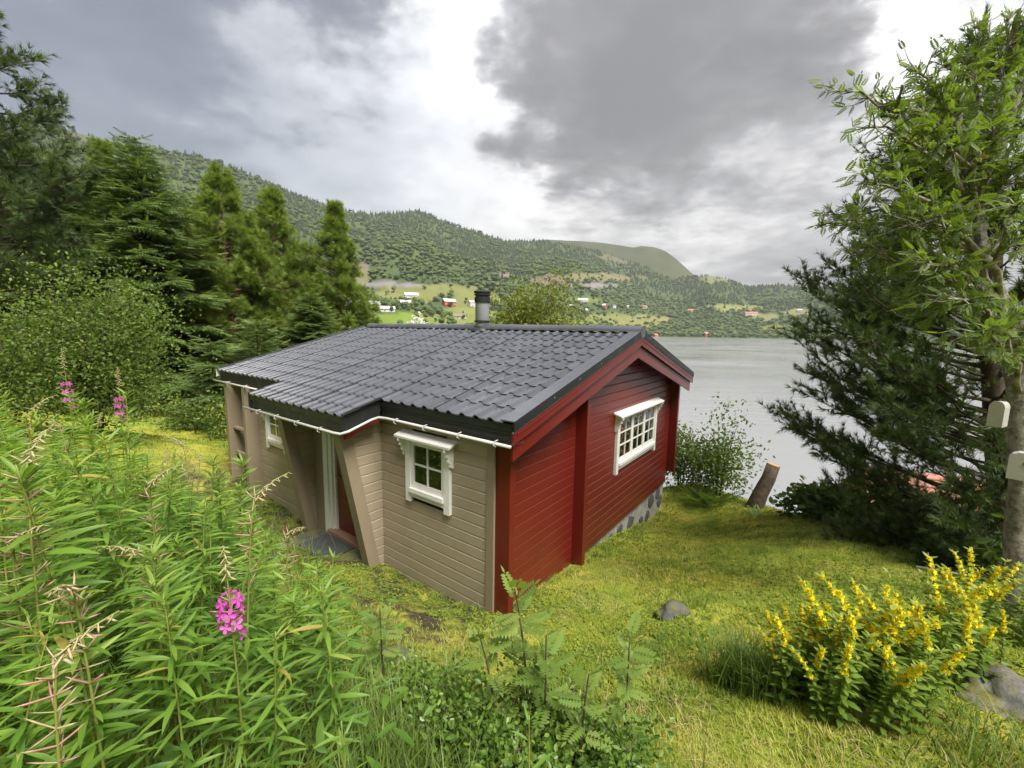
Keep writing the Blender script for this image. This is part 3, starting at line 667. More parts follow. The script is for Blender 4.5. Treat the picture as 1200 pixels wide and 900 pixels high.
# ---- windows (U runs left to right seen from outside, O points out of the wall)
def window(name, org, U, O, w, z0, z1, sashes, cols, rows, casing=0.085, label=None, hood=0.10, curtain='both'):
    U = np.array(U, float); O = np.array(O, float); org = np.array(org, float); Zv = np.array([0, 0, 1.0])
    def bar(mb, u0, u1, za, zb_, o0, o1):
        P = [org + U*u + O*o + Zv*z for z in (za, zb_) for u, o in ((u0, o0), (u1, o0), (u1, o1), (u0, o1))]
        if np.dot(np.cross(U, O), Zv) < 0: P = [P[q_] for q_ in (3, 2, 1, 0, 7, 6, 5, 4)]
        return mb.hexa(P)
    fr_ = MB()
    bar(fr_, -casing, 0.012, z0 - 0.20, z1 + 0.03, 0.0, 0.050); bar(fr_, w - 0.012, w + casing, z0 - 0.20, z1 + 0.03, 0.0, 0.050)
    bar(fr_, 0.012, w - 0.012, z1 - 0.012, z1 + 0.03, 0.0, 0.046); bar(fr_, 0.012, w - 0.012, z0 - 0.13, z0 - 0.055, 0.0, 0.044)
    win = hb(fr_, name, WHITE)
    if label: win['label'] = label
    hb(bar(MB(), 0.012, w - 0.012, z0 - 0.056, z0 + 0.004, 0.0, 0.078), 'sill', WHITE, win)
    # hood board with scalloped brackets
    mb = MB(); d = 0.155
    A_ = [(-casing - hood, 0.0), (w + casing + hood, 0.0)]
    V = []
    for u, _ in A_:
        for o, z in ((0.0, z1 + 0.115), (d, z1 + 0.058), (d, z1 + 0.032), (0.0, z1 + 0.085)): V.append(org + U*u + O*o + Zv*z)
    mb.raw(V, [(0, 1, 5, 4), (1, 2, 6, 5), (2, 3, 7, 6), (3, 0, 4, 7), (3, 2, 1, 0), (4, 5, 6, 7)])
    hb(mb, 'hood', WHITE, win)
    for u in (-casing - 0.035, w + casing + 0.005):
        pr = [(0.0, .08), (.15, .045), (.155, -.01), (.12, -.03), (.13, -.07), (.09, -.10), (.10, -.14), (.06, -.17), (.065, -.21), (.02, -.24), (0, -.24)]
        V = [org + U*(u + e_) + O*a_ + Zv*(z1 + z_) for e_ in (0, .03) for a_, z_ in pr]; n = len(pr)
        mb = MB().raw(V, [(k_, (k_+1) % n, (k_+1) % n + n, k_ + n) for k_ in range(n)] + [tuple(range(n))[::-1], tuple(range(n, 2*n))])
        hb(mb, 'bracket', WHITE, win)
    sw = (w - 0.024)/sashes
    for s_ in range(sashes):
        u0 = 0.012 + s_*sw; u1 = u0 + sw; st = 0.055
        mb = MB()
        bar(mb, u0 + .002, u0 + st, z0 + .006, z1 - .014, 0.004, 0.034); bar(mb, u1 - st, u1 - .002, z0 + .006, z1 - .014, 0.004, 0.034)
        bar(mb, u0 + st, u1 - st, z0 + .006, z0 + st + .02, 0.004, 0.033); bar(mb, u0 + st, u1 - st, z1 - st - .01, z1 - .014, 0.004, 0.033)
        sash = hb(mb, 'sash', WHITE, win)
        a0, a1, b0, b1 = u0 + st, u1 - st, z0 + st + .02, z1 - st - .01
        bw = 0.022
        for c in range(1, cols):
            uc = a0 + (a1 - a0)*c/cols; hb(bar(MB(), uc - bw/2, uc + bw/2, b0, b1, 0.008, 0.030), 'glazing_bar', WHITE, win)
        for r_ in range(1, rows):
            zc_ = b0 + (b1 - b0)*r_/rows
            for c in range(cols):
                ua = a0 + (a1 - a0)*c/cols + (bw/2 if c else 0); ub = a0 + (a1 - a0)*(c+1)/cols - (bw/2 if c < cols - 1 else 0)
                hb(bar(MB(), ua, ub, zc_ - bw/2, zc_ + bw/2, 0.009, 0.029), 'glazing_bar', WHITE, win)
        for c in range(cols):
            for r_ in range(rows):
                ua, ub = a0 + (a1 - a0)*c/cols, a0 + (a1 - a0)*(c+1)/cols; za, zb_ = b0 + (b1 - b0)*r_/rows, b0 + (b1 - b0)*(r_+1)/rows
                hb(bar(MB(), ua, ub, za, zb_, 0.013, 0.017), 'pane', GLASS, win)
    spans = {'both': [(0.0, 0.26), (0.74, 1.0)], 'left': [(0.0, 0.52)], 'full': [(0.0, 0.30), (0.36, 0.64), (0.68, 1.0)]}[curtain]
    for f0, f1 in spans:
        n = 26; V = []
        for k_ in range(n + 1):
            u = w*(f0 + (f1 - f0)*k_/n); o = -0.07 - 0.022*math.sin(k_*1.35 + 0.4*math.sin(k_*0.7))
            V += [org + U*u + O*o + Zv*(z0 - .02), org + U*u + O*o*0.9 + Zv*(z1 - .02)]
        hb(MB().raw(V, [(2*k_, 2*k_+2, 2*k_+3, 2*k_+1) for k_ in range(n)]), 'curtain', CURT, win, True)
    mb = MB()   # backing panel, painted dark to stand for the unlit room behind the panes
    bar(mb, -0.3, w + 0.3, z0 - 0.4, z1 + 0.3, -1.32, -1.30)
    hb(mb, 'dark_backing', UNLIT, win)
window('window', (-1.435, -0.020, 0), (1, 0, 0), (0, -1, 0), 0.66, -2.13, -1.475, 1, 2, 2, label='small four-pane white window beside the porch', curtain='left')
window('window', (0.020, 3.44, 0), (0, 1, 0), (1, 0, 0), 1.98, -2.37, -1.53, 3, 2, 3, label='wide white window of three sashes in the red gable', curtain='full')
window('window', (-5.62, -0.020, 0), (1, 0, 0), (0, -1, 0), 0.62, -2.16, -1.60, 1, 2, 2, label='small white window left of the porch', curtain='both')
# ---- covered terrace at the left end
hb(MB().bbox(-6.22, -6.10, -0.26, 0.02, -3.62, -1.18, .006), 'front_fin', TANP)
hb(MB().bbox(-7.14, -7.02, -0.24, 0.10, -3.62, -1.18, .006), 'front_fin', TANP)
hb(MB().bbox(-7.02, -6.22, -0.16, -0.06, -2.18, -2.13, .006), 'terrace_rail', TANP)
hb(MB().bbox(-7.02, -6.22, -0.14, -0.08, -2.75, -2.66, .006), 'terrace_rail', TANP)
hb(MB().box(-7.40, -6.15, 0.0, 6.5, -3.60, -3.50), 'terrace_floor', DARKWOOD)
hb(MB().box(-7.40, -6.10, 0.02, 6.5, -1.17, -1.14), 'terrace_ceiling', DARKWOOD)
# ---- chimney
cx_, cy2 = -3.19, 3.43; cz0 = RZ - ZB
ch = MB().lathe([(.150, -.15), (.150, .16), (.152, .165), (.152, .60)], 28).build('chimney', CHIM, cabin, False, (cx_, cy2, cz0)); shade_auto(ch)
for prof, nm, mt in (([(.30, -.02), (.26, .03), (.172, .05), (.168, .075), (.152, .08)], 'flashing_collar', BLACK), ([(.153, .165), (.176, .17), (.176, .20), (.153, .205)], 'pipe_band', BLACK), ([(.153, .585), (.172, .59), (.172, .70), (.16, .705)], 'cap_base', BLACK), ([(.150, .705), (.150, .735)], 'cap_vent', BLACK), ([(.166, .735), (.180, .745), (.180, .765), (.166, .77)], 'cap_ring', BLACK), ([(.150, .77), (.150, .79)], 'cap_vent', BLACK), ([(.182, .79), (.186, .80), (.182, .83), (.10, .85), (0.01, .853)], 'cap_lid', BLACK)):
    o = MB().lathe(prof, 28).build(nm, mt, ch); shade_auto(o)

# ---- step and mat in front of the door
stp = MB(); ring = [(-3.80, -.62), (-3.30, -.72), (-2.85, -.80), (-2.42, -.70), (-2.36, -.22), (-2.42, -.06), (-3.0, -.05), (-3.78, -.07), (-3.84, -.30)]
V = []
for (dz, k_) in ((-3.66, 1.05), (-3.47, 1.04), (-3.435, 0.98)):
    for (x, y) in ring: V.append((-3.1 + (x + 3.1)*k_ + random.uniform(-.012, .012), -.4 + (y + .4)*k_*0.98, dz + random.uniform(-.008, .008)))
n = len(ring); stp.raw(V, [(l*n + k_, l*n + (k_+1) % n, (l+1)*n + (k_+1) % n, (l+1)*n + k_) for l in range(2) for k_ in range(n)] + [tuple(range(2*n, 3*n))])
def place_h(mb, name, mat, smooth=False):
    V = [(HC[0] + HX[0]*x + HY[0]*y, HC[1] + HX[1]*x + HY[1]*y, z) for x, y, z in mb.v]
    c = np.mean(np.array(V), 0); c[2] = min(v[2] for v in V); mb.v = [tuple(np.array(v) - c) for v in V]
    return mb.build(name, mat, None, smooth, tuple(c))
tag(place_h(stp, 'stone_step', LEDGE), 'rough mossy stone slab laid as a step before the cabin door', 'step')
mt_ = MB().bbox(-3.48, -2.72, -.60, -.12, -3.432, -3.412, .005)
for k_ in range(9): mt_.bbox(-3.45 + k_*.081, -3.45 + k_*.081 + .05, -.57, -.15, -3.413, -3.407, .002)
tag(place_h(mt_, 'doormat', MAT_RUBBER), 'dark grey rubber doormat lying on the stone step', 'doormat')
# ------------------------------------------------------------------ far shore: woods, fields' edges, houses
def leaf_mat(name, stops, trans=0.35, rough=0.55, spec=0.3, hue=0.0):
    """foliage: diffuse + light shining through; colour varies from leaf to leaf"""
    m = bpy.data.materials.new(name); m.use_nodes = True; t = m.node_tree; t.nodes.clear()
    at = t.nodes.new('ShaderNodeAttribute'); at.attribute_name = 'rnd'
    c = ramp_node(t, at.outputs['Fac'], stops)
    b = t.nodes.new('ShaderNodeBsdfPrincipled'); b.inputs['Roughness'].default_value = rough; b.inputs['Specular IOR Level'].default_value = spec
    t.links.new(c, b.inputs['Base Color'])
    o = t.nodes.new('ShaderNodeOutputMaterial')
    if trans > 0:
        tl = t.nodes.new('ShaderNodeBsdfTranslucent'); t.links.new(mixc(t, 1.0, c, (1.25, 1.3, 0.55), 'MULTIPLY'), tl.inputs[0])
        ms = t.nodes.new('ShaderNodeMixShader'); ms.inputs[0].default_value = trans
        t.links.new(b.outputs[0], ms.inputs[1]); t.links.new(tl.outputs[0], ms.inputs[2]); t.links.new(ms.outputs[0], o.inputs[0])
    else: t.links.new(b.outputs[0], o.inputs[0])
    return m
_ph = (1 + 5**.5)/2
ICO_V = np.array([(-1,_ph,0),(1,_ph,0),(-1,-_ph,0),(1,-_ph,0),(0,-1,_ph),(0,1,_ph),(0,-1,-_ph),(0,1,-_ph),(_ph,0,-1),(_ph,0,1),(-_ph,0,-1),(-_ph,0,1)])/math.sqrt(1+_ph*_ph)
ICO_F = np.array([(0,11,5),(0,5,1),(0,1,7),(0,7,10),(0,10,11),(1,5,9),(5,11,4),(11,10,2),(10,7,6),(7,1,8),(3,9,4),(3,4,2),(3,2,6),(3,6,8),(3,8,9),(4,9,5),(2,4,11),(6,2,10),(8,6,7),(9,8,1)])
def batch(tV, tF, n, jitter, scl, rotz, pos):
    """n jittered copies of a small shape, joined"""
    V = np.repeat(tV[None], n, 0)*scl[:, None, :]
    V += RNG.normal(0, 1, V.shape)*jitter*scl[:, None, :]
    c, s = np.cos(rotz)[:, None], np.sin(rotz)[:, None]
    V = np.stack([V[..., 0]*c - V[..., 1]*s, V[..., 0]*s + V[..., 1]*c, V[..., 2]], -1) + pos[:, None, :]
    F = tF[None] + (np.arange(n)*len(tV))[:, None, None]
    return V.reshape(-1, 3), F.reshape(-1, tF.shape[1])
# conifer: three ragged tiers
cv = []; cf = []
for z0, z1, r in ((0.08, 0.55, 1.0), (0.34, 0.80, 0.72), (0.62, 1.04, 0.42)):
    o = len(cv); n = 6
    for k in range(n): a_ = 2*math.pi*k/n; cv.append((r*math.cos(a_), r*math.sin(a_), z0 + 0.05*(k % 2)))
    cv.append((0, 0, z1)); cf += [(o + k, o + (k+1) % n, o + n) for k in range(n)]
CON_V, CON_F = np.array(cv), np.array(cf)
NT = 40000
u = RNG.random(NT); ra = np.sqrt(u*(1560.**2 - 200.**2) + 200.**2); aa = RNG.uniform(R(-54), R(54), NT)
tx, ty = ra*np.sin(aa), ra*np.cos(aa); tz_ = height(tx, ty)
om, _ = open_mask(tx, ty, tz_)
dens = vnoise(np.stack([tx, ty], 1), 1/70., 71, 3)
rr_ = np.interp(aa, R_AZ, R_R)
keep = (tz_ > WATER + 0.8) & ((om < 0.35 + 0.3*RNG.random(NT)) | (RNG.random(NT) < .10)) & (ra < rr_ + 25) & (dens + RNG.random(NT)*0.55 > 0.42)
# nothing taller than the bank close to the far side of the fields
keep &= ~((ra < 330) & (aa > -0.45))
tx, ty, tz_, ra, aa, dens = (q[keep] for q in (tx, ty, tz_, ra, aa, dens))
n = len(tx)
relh = tz_/np.maximum(1, np.interp(aa, R_AZ, R_TAN)*np.interp(aa, R_AZ, R_R))
con = (vnoise(np.stack([tx, ty], 1), 1/120., 81, 3) + (relh - 0.5)*0.55 + RNG.normal(0, .10, n)) > 0.56
hgt = RNG.uniform(4.0, 10.5, n)*np.clip(0.75 + dens*0.5, 0.6, 1.2)
P_ = np.stack([tx, ty, tz_ - 0.4], 1); rot = RNG.uniform(0, 6.28, n)
def far_trees(name, sel, conifer, mat, label, cat):
    k = int(sel.sum()); H = hgt[sel]*(1.15 if conifer else 1.0)
    if conifer:
        V, F = batch(CON_V, CON_F, k, 0.07, np.stack([H*.30, H*.30, H], 1), rot[sel], P_[sel]); rn = np.repeat(RNG.random(k), len(CON_V))
    else:
        Vs, Fs, rs = [], [], []; off = 0; base = RNG.random(k)
        farr = np.hypot(P_[sel][:, 0], P_[sel][:, 1]) > 620
        for b_ in range(3):
            sc_ = H[:, None]*np.stack([RNG.uniform(.26, .40, k), RNG.uniform(.26, .40, k), RNG.uniform(.24, .36, k)], 1)*(1.0 if b_ == 0 else 0.8)
            ps = P_[sel] + np.stack([RNG.normal(0, .17, k)*H*(b_ > 0), RNG.normal(0, .17, k)*H*(b_ > 0), H*RNG.uniform(.38, .72, k)], 1)
            w_ = np.ones(k, bool) if b_ == 0 else ((~farr) if b_ == 2 else (~farr | (RNG.random(k) < .5))); kk = int(w_.sum())
            V, F = batch(ICO_V, ICO_F, kk, 0.10, (sc_*np.where(farr[:, None], np.array([1.5, 1.5, 1.05])[None], 1.08))[w_], RNG.uniform(0, 6.28, kk), ps[w_])
            Vs.append(V); Fs.append(F + off); off += len(V); rs.append(np.repeat(np.clip(base[w_] + RNG.normal(0, .12, kk), 0, 1), 12))
        V, F, rn = np.concatenate(Vs), np.concatenate(Fs), np.concatenate(rs)
    o = new_obj(name, mesh_np(name, V, F, mat, False, rn)); tag(o, label, cat, kind='stuff'); return o
FARCON = leaf_mat('far_conifer', [(0, (.024, .042, .019)), (0.6, (.036, .056, .022)), (1, (.052, .072, .027))], 0, 0.9, 0.1)
FARDEC = leaf_mat('far_broadleaf', [(0, (.042, .068, .021)), (0.5, (.060, .090, .026)), (0.85, (.080, .112, .032)), (1, (.10, .125, .04))], 0, 0.9, 0.1)
far_trees('conifer_forest', con, True, FARCON, 'dark conifer forest over the hillsides across the fjord', 'forest')
far_trees('broadleaf_forest', ~con, False, FARDEC, 'lighter broadleaf woods on the slopes across the fjord', 'forest')

def ground_hit(px, py, r0=150, r1=1700):
    d = sight(px, py); rs = np.linspace(r0, r1, 3200)/math.hypot(d[0], d[1])
    X = rs[:, None]*d[None]; dz = X[:, 2] - height(X[:, 0], X[:, 1])
    k = np.argmax(dz < 0)
    if dz[k] >= 0: k = len(rs) - 1
    p = X[k]; return np.array([p[0], p[1], h1(p[0], p[1])])
WIN = bsdf_mat('far_window', (.03, .035, .04), 0.2, 0.5)[0]
_wm = {}
def plain(col, rough=0.75):
    key = tuple(round(c, 3) for c in col)
    if key not in _wm:
        m, t, b = bsdf_mat('plain_%02x%02x%02x' % tuple(int(c*255) for c in col), col, rough, 0.25)
        t.links.new(ramp_node(t, noise_node(t, 0.9, 5, 0.65), [(0.3, sc(col, 0.85)), (0.7, sc(col, 1.12))]), b.inputs['Base Color']); _wm[key] = m
    return _wm[key]
def far_house(px, py, w, d, h, wall, roof, turn, label, name='house', rise=0.45, base=None, cat='house', lift=0.0):
    g = ground_hit(px, py)
    az_ = math.atan2(g[0], g[1])
    e = tag(empty(name, (g[0], g[1], g[2] - 0.6), -az_ + R(turn)), label, cat, 'houses across the fjord')
    hw, hd = w/2, d/2; z0 = 0.0; zw = h + 0.6
    mb = MB().box(-hw, hw, -hd, hd, z0, zw); zt = zw + hd*rise*2*0.9
    for x in (-hw, hw): mb.raw([(x, -hd, zw), (x, hd, zw), (x, 0, zt)], [(0, 1, 2)])
    wl = mb.build('wall', plain(wall), e)
    o = 0.45
    rf = MB()
    for s in (-1, 1):
        P = [(-hw-o, s*(hd+o), zw-o*rise*.9), (hw+o, s*(hd+o), zw-o*rise*.9), (hw+o, 0, zt), (-hw-o, 0, zt)]
        P = P + [(x, y, z + 0.25) for x, y, z in P]
        rf.hexa(P if s < 0 else [P[i_] for i_ in (3, 2, 1, 0, 7, 6, 5, 4)])
    r = rf.build('roof', plain(roof), e)
    MB().box(-0.45 + w*.15, 0.45 + w*.15, -0.4, 0.4, zt - 0.6, zt + 0.9).build('chimney', plain((.3, .28, .26)), r)
    if base:
        MB().box(-hw-.05, hw+.05, -hd-.05, hd+.05, z0 - 1.5, z0 + base).build('stone_base', plain((.27, .26, .25)), e)
    nwin = max(2, int(w/3.0))
    for k_ in range(nwin):
        x = -hw + w*(k_ + .5)/nwin
        wn = MB().box(x - .65, x + .65, -hd - .10, -hd - .02, (base or 0) + 1.5, (base or 0) + 2.8).build('window', plain((.75, .75, .72)), e)
        MB().box(x - .50, x + .50, -hd - .13, -hd - .11, (base or 0) + 1.65, (base or 0) + 2.65).build('pane', WIN, wn)
    MB().box(hw + .02, hw + .10, -.6, .6, 1.6, 2.9).build('window', WIN, e)
    MB().box(-hw*.12 - .5, -hw*.12 + .5, -hd - .08, -hd - .02, (base or 0) + .5, (base or 0) + 2.5).build('door', plain((.22, .12, .08)), e)
    return e
Wt, Rd, Og, Br = (.52, .51, .48), (.42, .075, .055), (.62, .27, .045), (.16, .10, .07)
GR, DR, RR = (.36, .36, .37), (.09, .085, .085), (.34, .15, .10)
far_house(415, 361, 13, 8, 4.0, Br, (.40, .38, .36), 12, 'brown house with pale roof half hidden by the light green larch')
far_house(437, 362, 14, 8, 3.6, Wt, GR, -10, 'white house with grey roof beside the bright green field')
far_house(452, 365, 16, 6, 2.2, (.5, .5, .48), (.40, .39, .38), 4, 'low white shed below the white house in the field', 'shed', cat='shed')
far_house(475, 358, 13, 8, 3.2, Og, (.46, .45, .44), 15, 'orange house standing on a grey stone basement', base=2.4)
far_house(482, 349, 17, 8, 3.2, Wt, (.50, .50, .50), 8, 'long white house uphill of the orange house')
far_house(526, 358, 16, 9, 4.6, Rd, (.44, .44, .45), 28, 'red barn with pale grey roof on the open slope', 'barn', cat='barn')
far_house(553, 359, 9, 7, 4.6, Wt, GR, 30, 'white house half hidden by the steel chimney')
far_house(538, 373, 15, 8, 2.0, Wt, (.20, .15, .12), -12, 'low white-walled house with brown roof below the red barn')
far_house(683, 354, 20, 9, 3.6, Wt, (.55, .55, .54), 5, 'white house highest up right of the birch tree')
far_house(667, 361, 13, 8, 3.6, Wt, GR, -8, 'white house peeping out beside the birch crown')
far_house(683, 366, 15, 8, 3.2, Wt, GR, 12, 'white house below and left of the red-fronted one')
far_house(706, 361, 17, 9, 5.0, Rd, (.55, .54, .53), -30, 'red house with light roof right of the birch')
far_house(719, 361, 8, 7, 6.0, Wt, DR, 40, 'narrow white house with dark roof next to the red house')
far_house(734, 361, 11, 7, 3.5, (.52, .36, .26), (.45, .33, .26), 10, 'small brown house between white houses on the slope')
far_house(753, 362, 22, 10, 4.6, Wt, RR, -14, 'wide white house with red roof above the open field')
far_house(799, 366, 9, 8, 4.0, (.50, .22, .12), RR, 20, 'small rust-red shed next to the orange-roofed house', 'shed', cat='shed')
far_house(809, 366, 15, 9, 4.4, Wt, (.50, .22, .12), -22, 'white house with orange tiled roof in the trees')
far_house(880, 370, 28, 11, 5.0, Wt, RR, 18, 'white farmhouse on the rightmost meadow above the shore')
far_house(937, 366, 9, 8, 4.4, (.66, .64, .58), GR, 0, 'tiny pale house alone in the woods at far right')
far_house(827, 394, 12, 9, 4.6, Rd, RR, 50, 'red boathouse at the far waterline', 'boathouse', cat='boathouse')
far_house(839, 394.5, 10, 8, 4.2, (.66, .62, .56), RR, 50, 'pale boathouse beside the red one at the waterline', 'boathouse', cat='boathouse')
far_house(768, 395, 9, 7, 3.6, Rd, RR, 50, 'dark red boathouse just right of the cabin gable', 'boathouse', cat='boathouse')
POLE = plain((.34, .31, .28))
for px, py, hh, lab in ((519, 340, 15, 'tall utility pole on the slope above the red barn'), (454, 352, 11, 'left of two utility poles behind the white house'), (463, 351, 10, 'right of two utility poles behind the white house'), (604, 335, 12, 'utility pole on the hillside above the round willow')):
    g = ground_hit(px, py); e = tag(empty('utility_pole', tuple(g)), lab, 'pole', 'utility poles across the fjord')
    MB().tube([(0, 0, -1), (0, 0, hh)], [.28, .18], 6).build('post', POLE, e); MB().box(-1.1, 1.1, -.1, .1, hh - 1.0, hh - .75).build('crossarm', POLE, e)
# ------------------------------------------------------------------ near trees and shrubs
def unit(v): return v/(np.linalg.norm(v, axis=-1, keepdims=True) + 1e-9)
def frames(D, rollv=None):
    """right-handed frames with Y along D; Z leans up"""
    D = unit(D); up = np.tile(np.array([0, 0, 1.0]), (len(D), 1)) + RNG.normal(0, .25, D.shape)
    X = unit(np.cross(D, up)); Z = np.cross(X, D)
    if rollv is not None:
        c, s = np.cos(rollv)[:, None], np.sin(rollv)[:, None]; X, Z = X*c + Z*s, Z*c - X*s
    return X, D, Z
def scatter(tV, tF, pos, D, scale, roll=None, rn=None, rnspread=.12):
    n = len(pos); X, Y, Z = frames(D, roll)
    s = np.asarray(scale).reshape(-1, 1, 1)*np.ones((n, 1, 1))
    V = pos[:, None] + s*(tV[None, :, 0:1]*X[:, None] + tV[None, :, 1:2]*Y[:, None] + tV[None, :, 2:3]*Z[:, None])
    F = tF[None] + (np.arange(n)*len(tV))[:, None, None]
    if rn is None: rn = RNG.random(n)
    rn = np.clip(rn + RNG.normal(0, rnspread, n), 0, 1)
    return V.reshape(-1, 3), F.reshape(-1, tF.shape[1]), np.repeat(rn, len(tV))
def joinmesh(parts):
    V, F, Rr = [], [], []; o = 0
    for v, f, r in parts: V.append(v); F.append(f + o); Rr.append(r); o += len(v)
    return np.concatenate(V), np.concatenate(F), np.concatenate(Rr)
# leaf templates (Y is the leaf's length)
LEAF_V = np.array([(0,0,0),(.28,.42,.05),(0,1,-.06),(-.28,.42,.05)]); LEAF_F = np.array([(0,1,2),(0,2,3)])
OVAL_V = np.array([(0,0,0),(.26,.28,.05),(.26,.68,.04),(0,1,-.05),(-.26,.68,.04),(-.26,.28,.05),(0,.5,-.02)]); OVAL_F = np.array([(0,1,6),(1,2,6),(2,3,6),(3,4,6),(4,5,6),(5,0,6)])
def pinnate():
    V, F = [], []
    for k in range(6):
        y = .16 + k*.135; L_ = .30 - .03*abs(k - 2); w = .082; dz = -.10*y*y
        for s in (-1, 1):
            o = len(V); ax = np.array([s*.90, .40, -.12]); sd = np.array([-s*.40, .90, 0])
            b = np.array([0, y, dz]); V += [b, b + ax*L_*.5 + sd*w, b + ax*L_, b + ax*L_*.5 - sd*w]; F += [(o, o+1, o+2), (o, o+2, o+3)]
    o = len(V); V += [np.array(p) for p in ((0, .92, -.09), (.06, 1.08, -.10), (0, 1.24, -.14), (-.06, 1.08, -.10))]; F += [(o, o+1, o+2), (o, o+2, o+3)]
    o = len(V); V += [np.array(p) for p in ((-.008, 0, 0), (.008, 0, 0), (0, .95, -.09))]; F += [(o, o+1, o+2)]
    return np.array(V), np.array(F)
PIN_V, PIN_F = pinnate()
def tuft(n=8, spread=.75, w=.045):
    V, F = [], []
    for k in range(n):
        a_ = 2*math.pi*k/n*2.4; sp = spread*(.35 + .65*((k*7) % n)/n); d = unit(np.array([math.cos(a_)*sp, 1.0, math.sin(a_)*sp])); s = unit(np.cross(d, (0.3, .2, .9)))*w
        o = len(V); b = d*.02; V += [b - s, b + s, d*(.75 + .3*((k*5) % n)/n)]; F.append((o, o+1, o+2))
    return np.array(V), np.array(F)
TUFT_V, TUFT_F = tuft()
def spray():
    """flat spruce twig: a spine with needles to both sides"""
    V = [(0,0,0)]; F = []; pts = [(0,0),(0,.3),(0,.62),(0,1.0)]
    V = []; 
    for k, y in enumerate((.02,.18,.34,.50,.66,.80)):
        L_ = .20*(1 - y*.55)
        for s in (-1, 1):
            o = len(V); V += [(0, y - .05, 0), (s*L_, y + .16, -.05), (0, y + .075, .015)]; F.append((o, o+1, o+2) if s > 0 else (o, o+2, o+1))
    o = len(V); V += [(-.035, .8, 0), (.035, .8, 0), (0, 1.05, -.03)]; F.append((o, o+1, o+2))
    return np.array(V), np.array(F)
SPR_V, SPR_F = spray()
BARK = stone_mat('bark_brown', (.028, .021, .016), (.095, .07, .05), None, 9)
BARKG = stone_mat('bark_grey_lichen', (.025, .02, .015), (.34, .32, .26), None, 16)
BARKP = stone_mat('bark_pine_orange', (.09, .05, .028), (.26, .15, .085), None, 9)
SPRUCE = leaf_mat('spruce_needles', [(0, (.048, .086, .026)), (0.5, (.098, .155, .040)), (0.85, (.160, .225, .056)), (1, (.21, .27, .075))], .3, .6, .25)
PINE = leaf_mat('pine_needles', [(0, (.038, .066, .026)), (0.5, (.070, .108, .036)), (1, (.120, .165, .055))], .25, .55, .3)
LARCH = leaf_mat('larch_needles', [(0, (.095, .150, .026)), (0.5, (.160, .225, .040)), (1, (.225, .285, .058))], .35, .6, .2)
BUSHL = leaf_mat('hazel_leaves', [(0, (.055, .095, .017)), (0.5, (.112, .172, .030)), (0.82, (.18, .23, .044)), (1, (.30, .33, .08))], .4, .5, .3)
BIRCHL = leaf_mat('birch_leaves', [(0, (.100, .125, .020)), (0.5, (.160, .185, .032)), (1, (.24, .245, .06))], .35, .55, .25)
SAPL = leaf_mat('sapling_leaves', [(0, (.075, .115, .024)), (0.5, (.120, .175, .035)), (1, (.20, .24, .06))], .45, .5, .3)
ROWANL = leaf_mat('rowan_leaves', [(0, (.060, .100, .018)), (0.5, (.115, .170, .028)), (0.85, (.165, .22, .038)), (0.97, (.19, .21, .05)), (1, (.18, .12, .06))], .5, .5, .3)

def place_tree(name, base, label, cat, trunk_mb, trunk_mat, crown, crown_mat, group=None, extra=None):
    e = tag(empty(name, tuple(base)), label, cat, group)
    tk = trunk_mb.build('trunk', trunk_mat, e, True)
    if name == 'rowan_tree':
        for v in tk.data.vertices:
            if v.index < 9*60: v.co += Vector(RNG.normal(0, .006, 3))
    V, F, rn = crown
    new_obj('crown', mesh_np('crown', V, F, crown_mat, False, rn), e)
    return e
def copy_tree(e, loc, rz, s, label, group=None):
    c = e.copy(); COL.objects.link(c); c.location = loc; c.rotation_euler = (0, 0, rz); c.scale = s if hasattr(s, '__len__') else (s, s, s); c['label'] = label
    if group: c['group'] = group
    for ch_ in list(e.children):
        k = ch_.copy(); COL.objects.link(k); k.parent = c
    return c

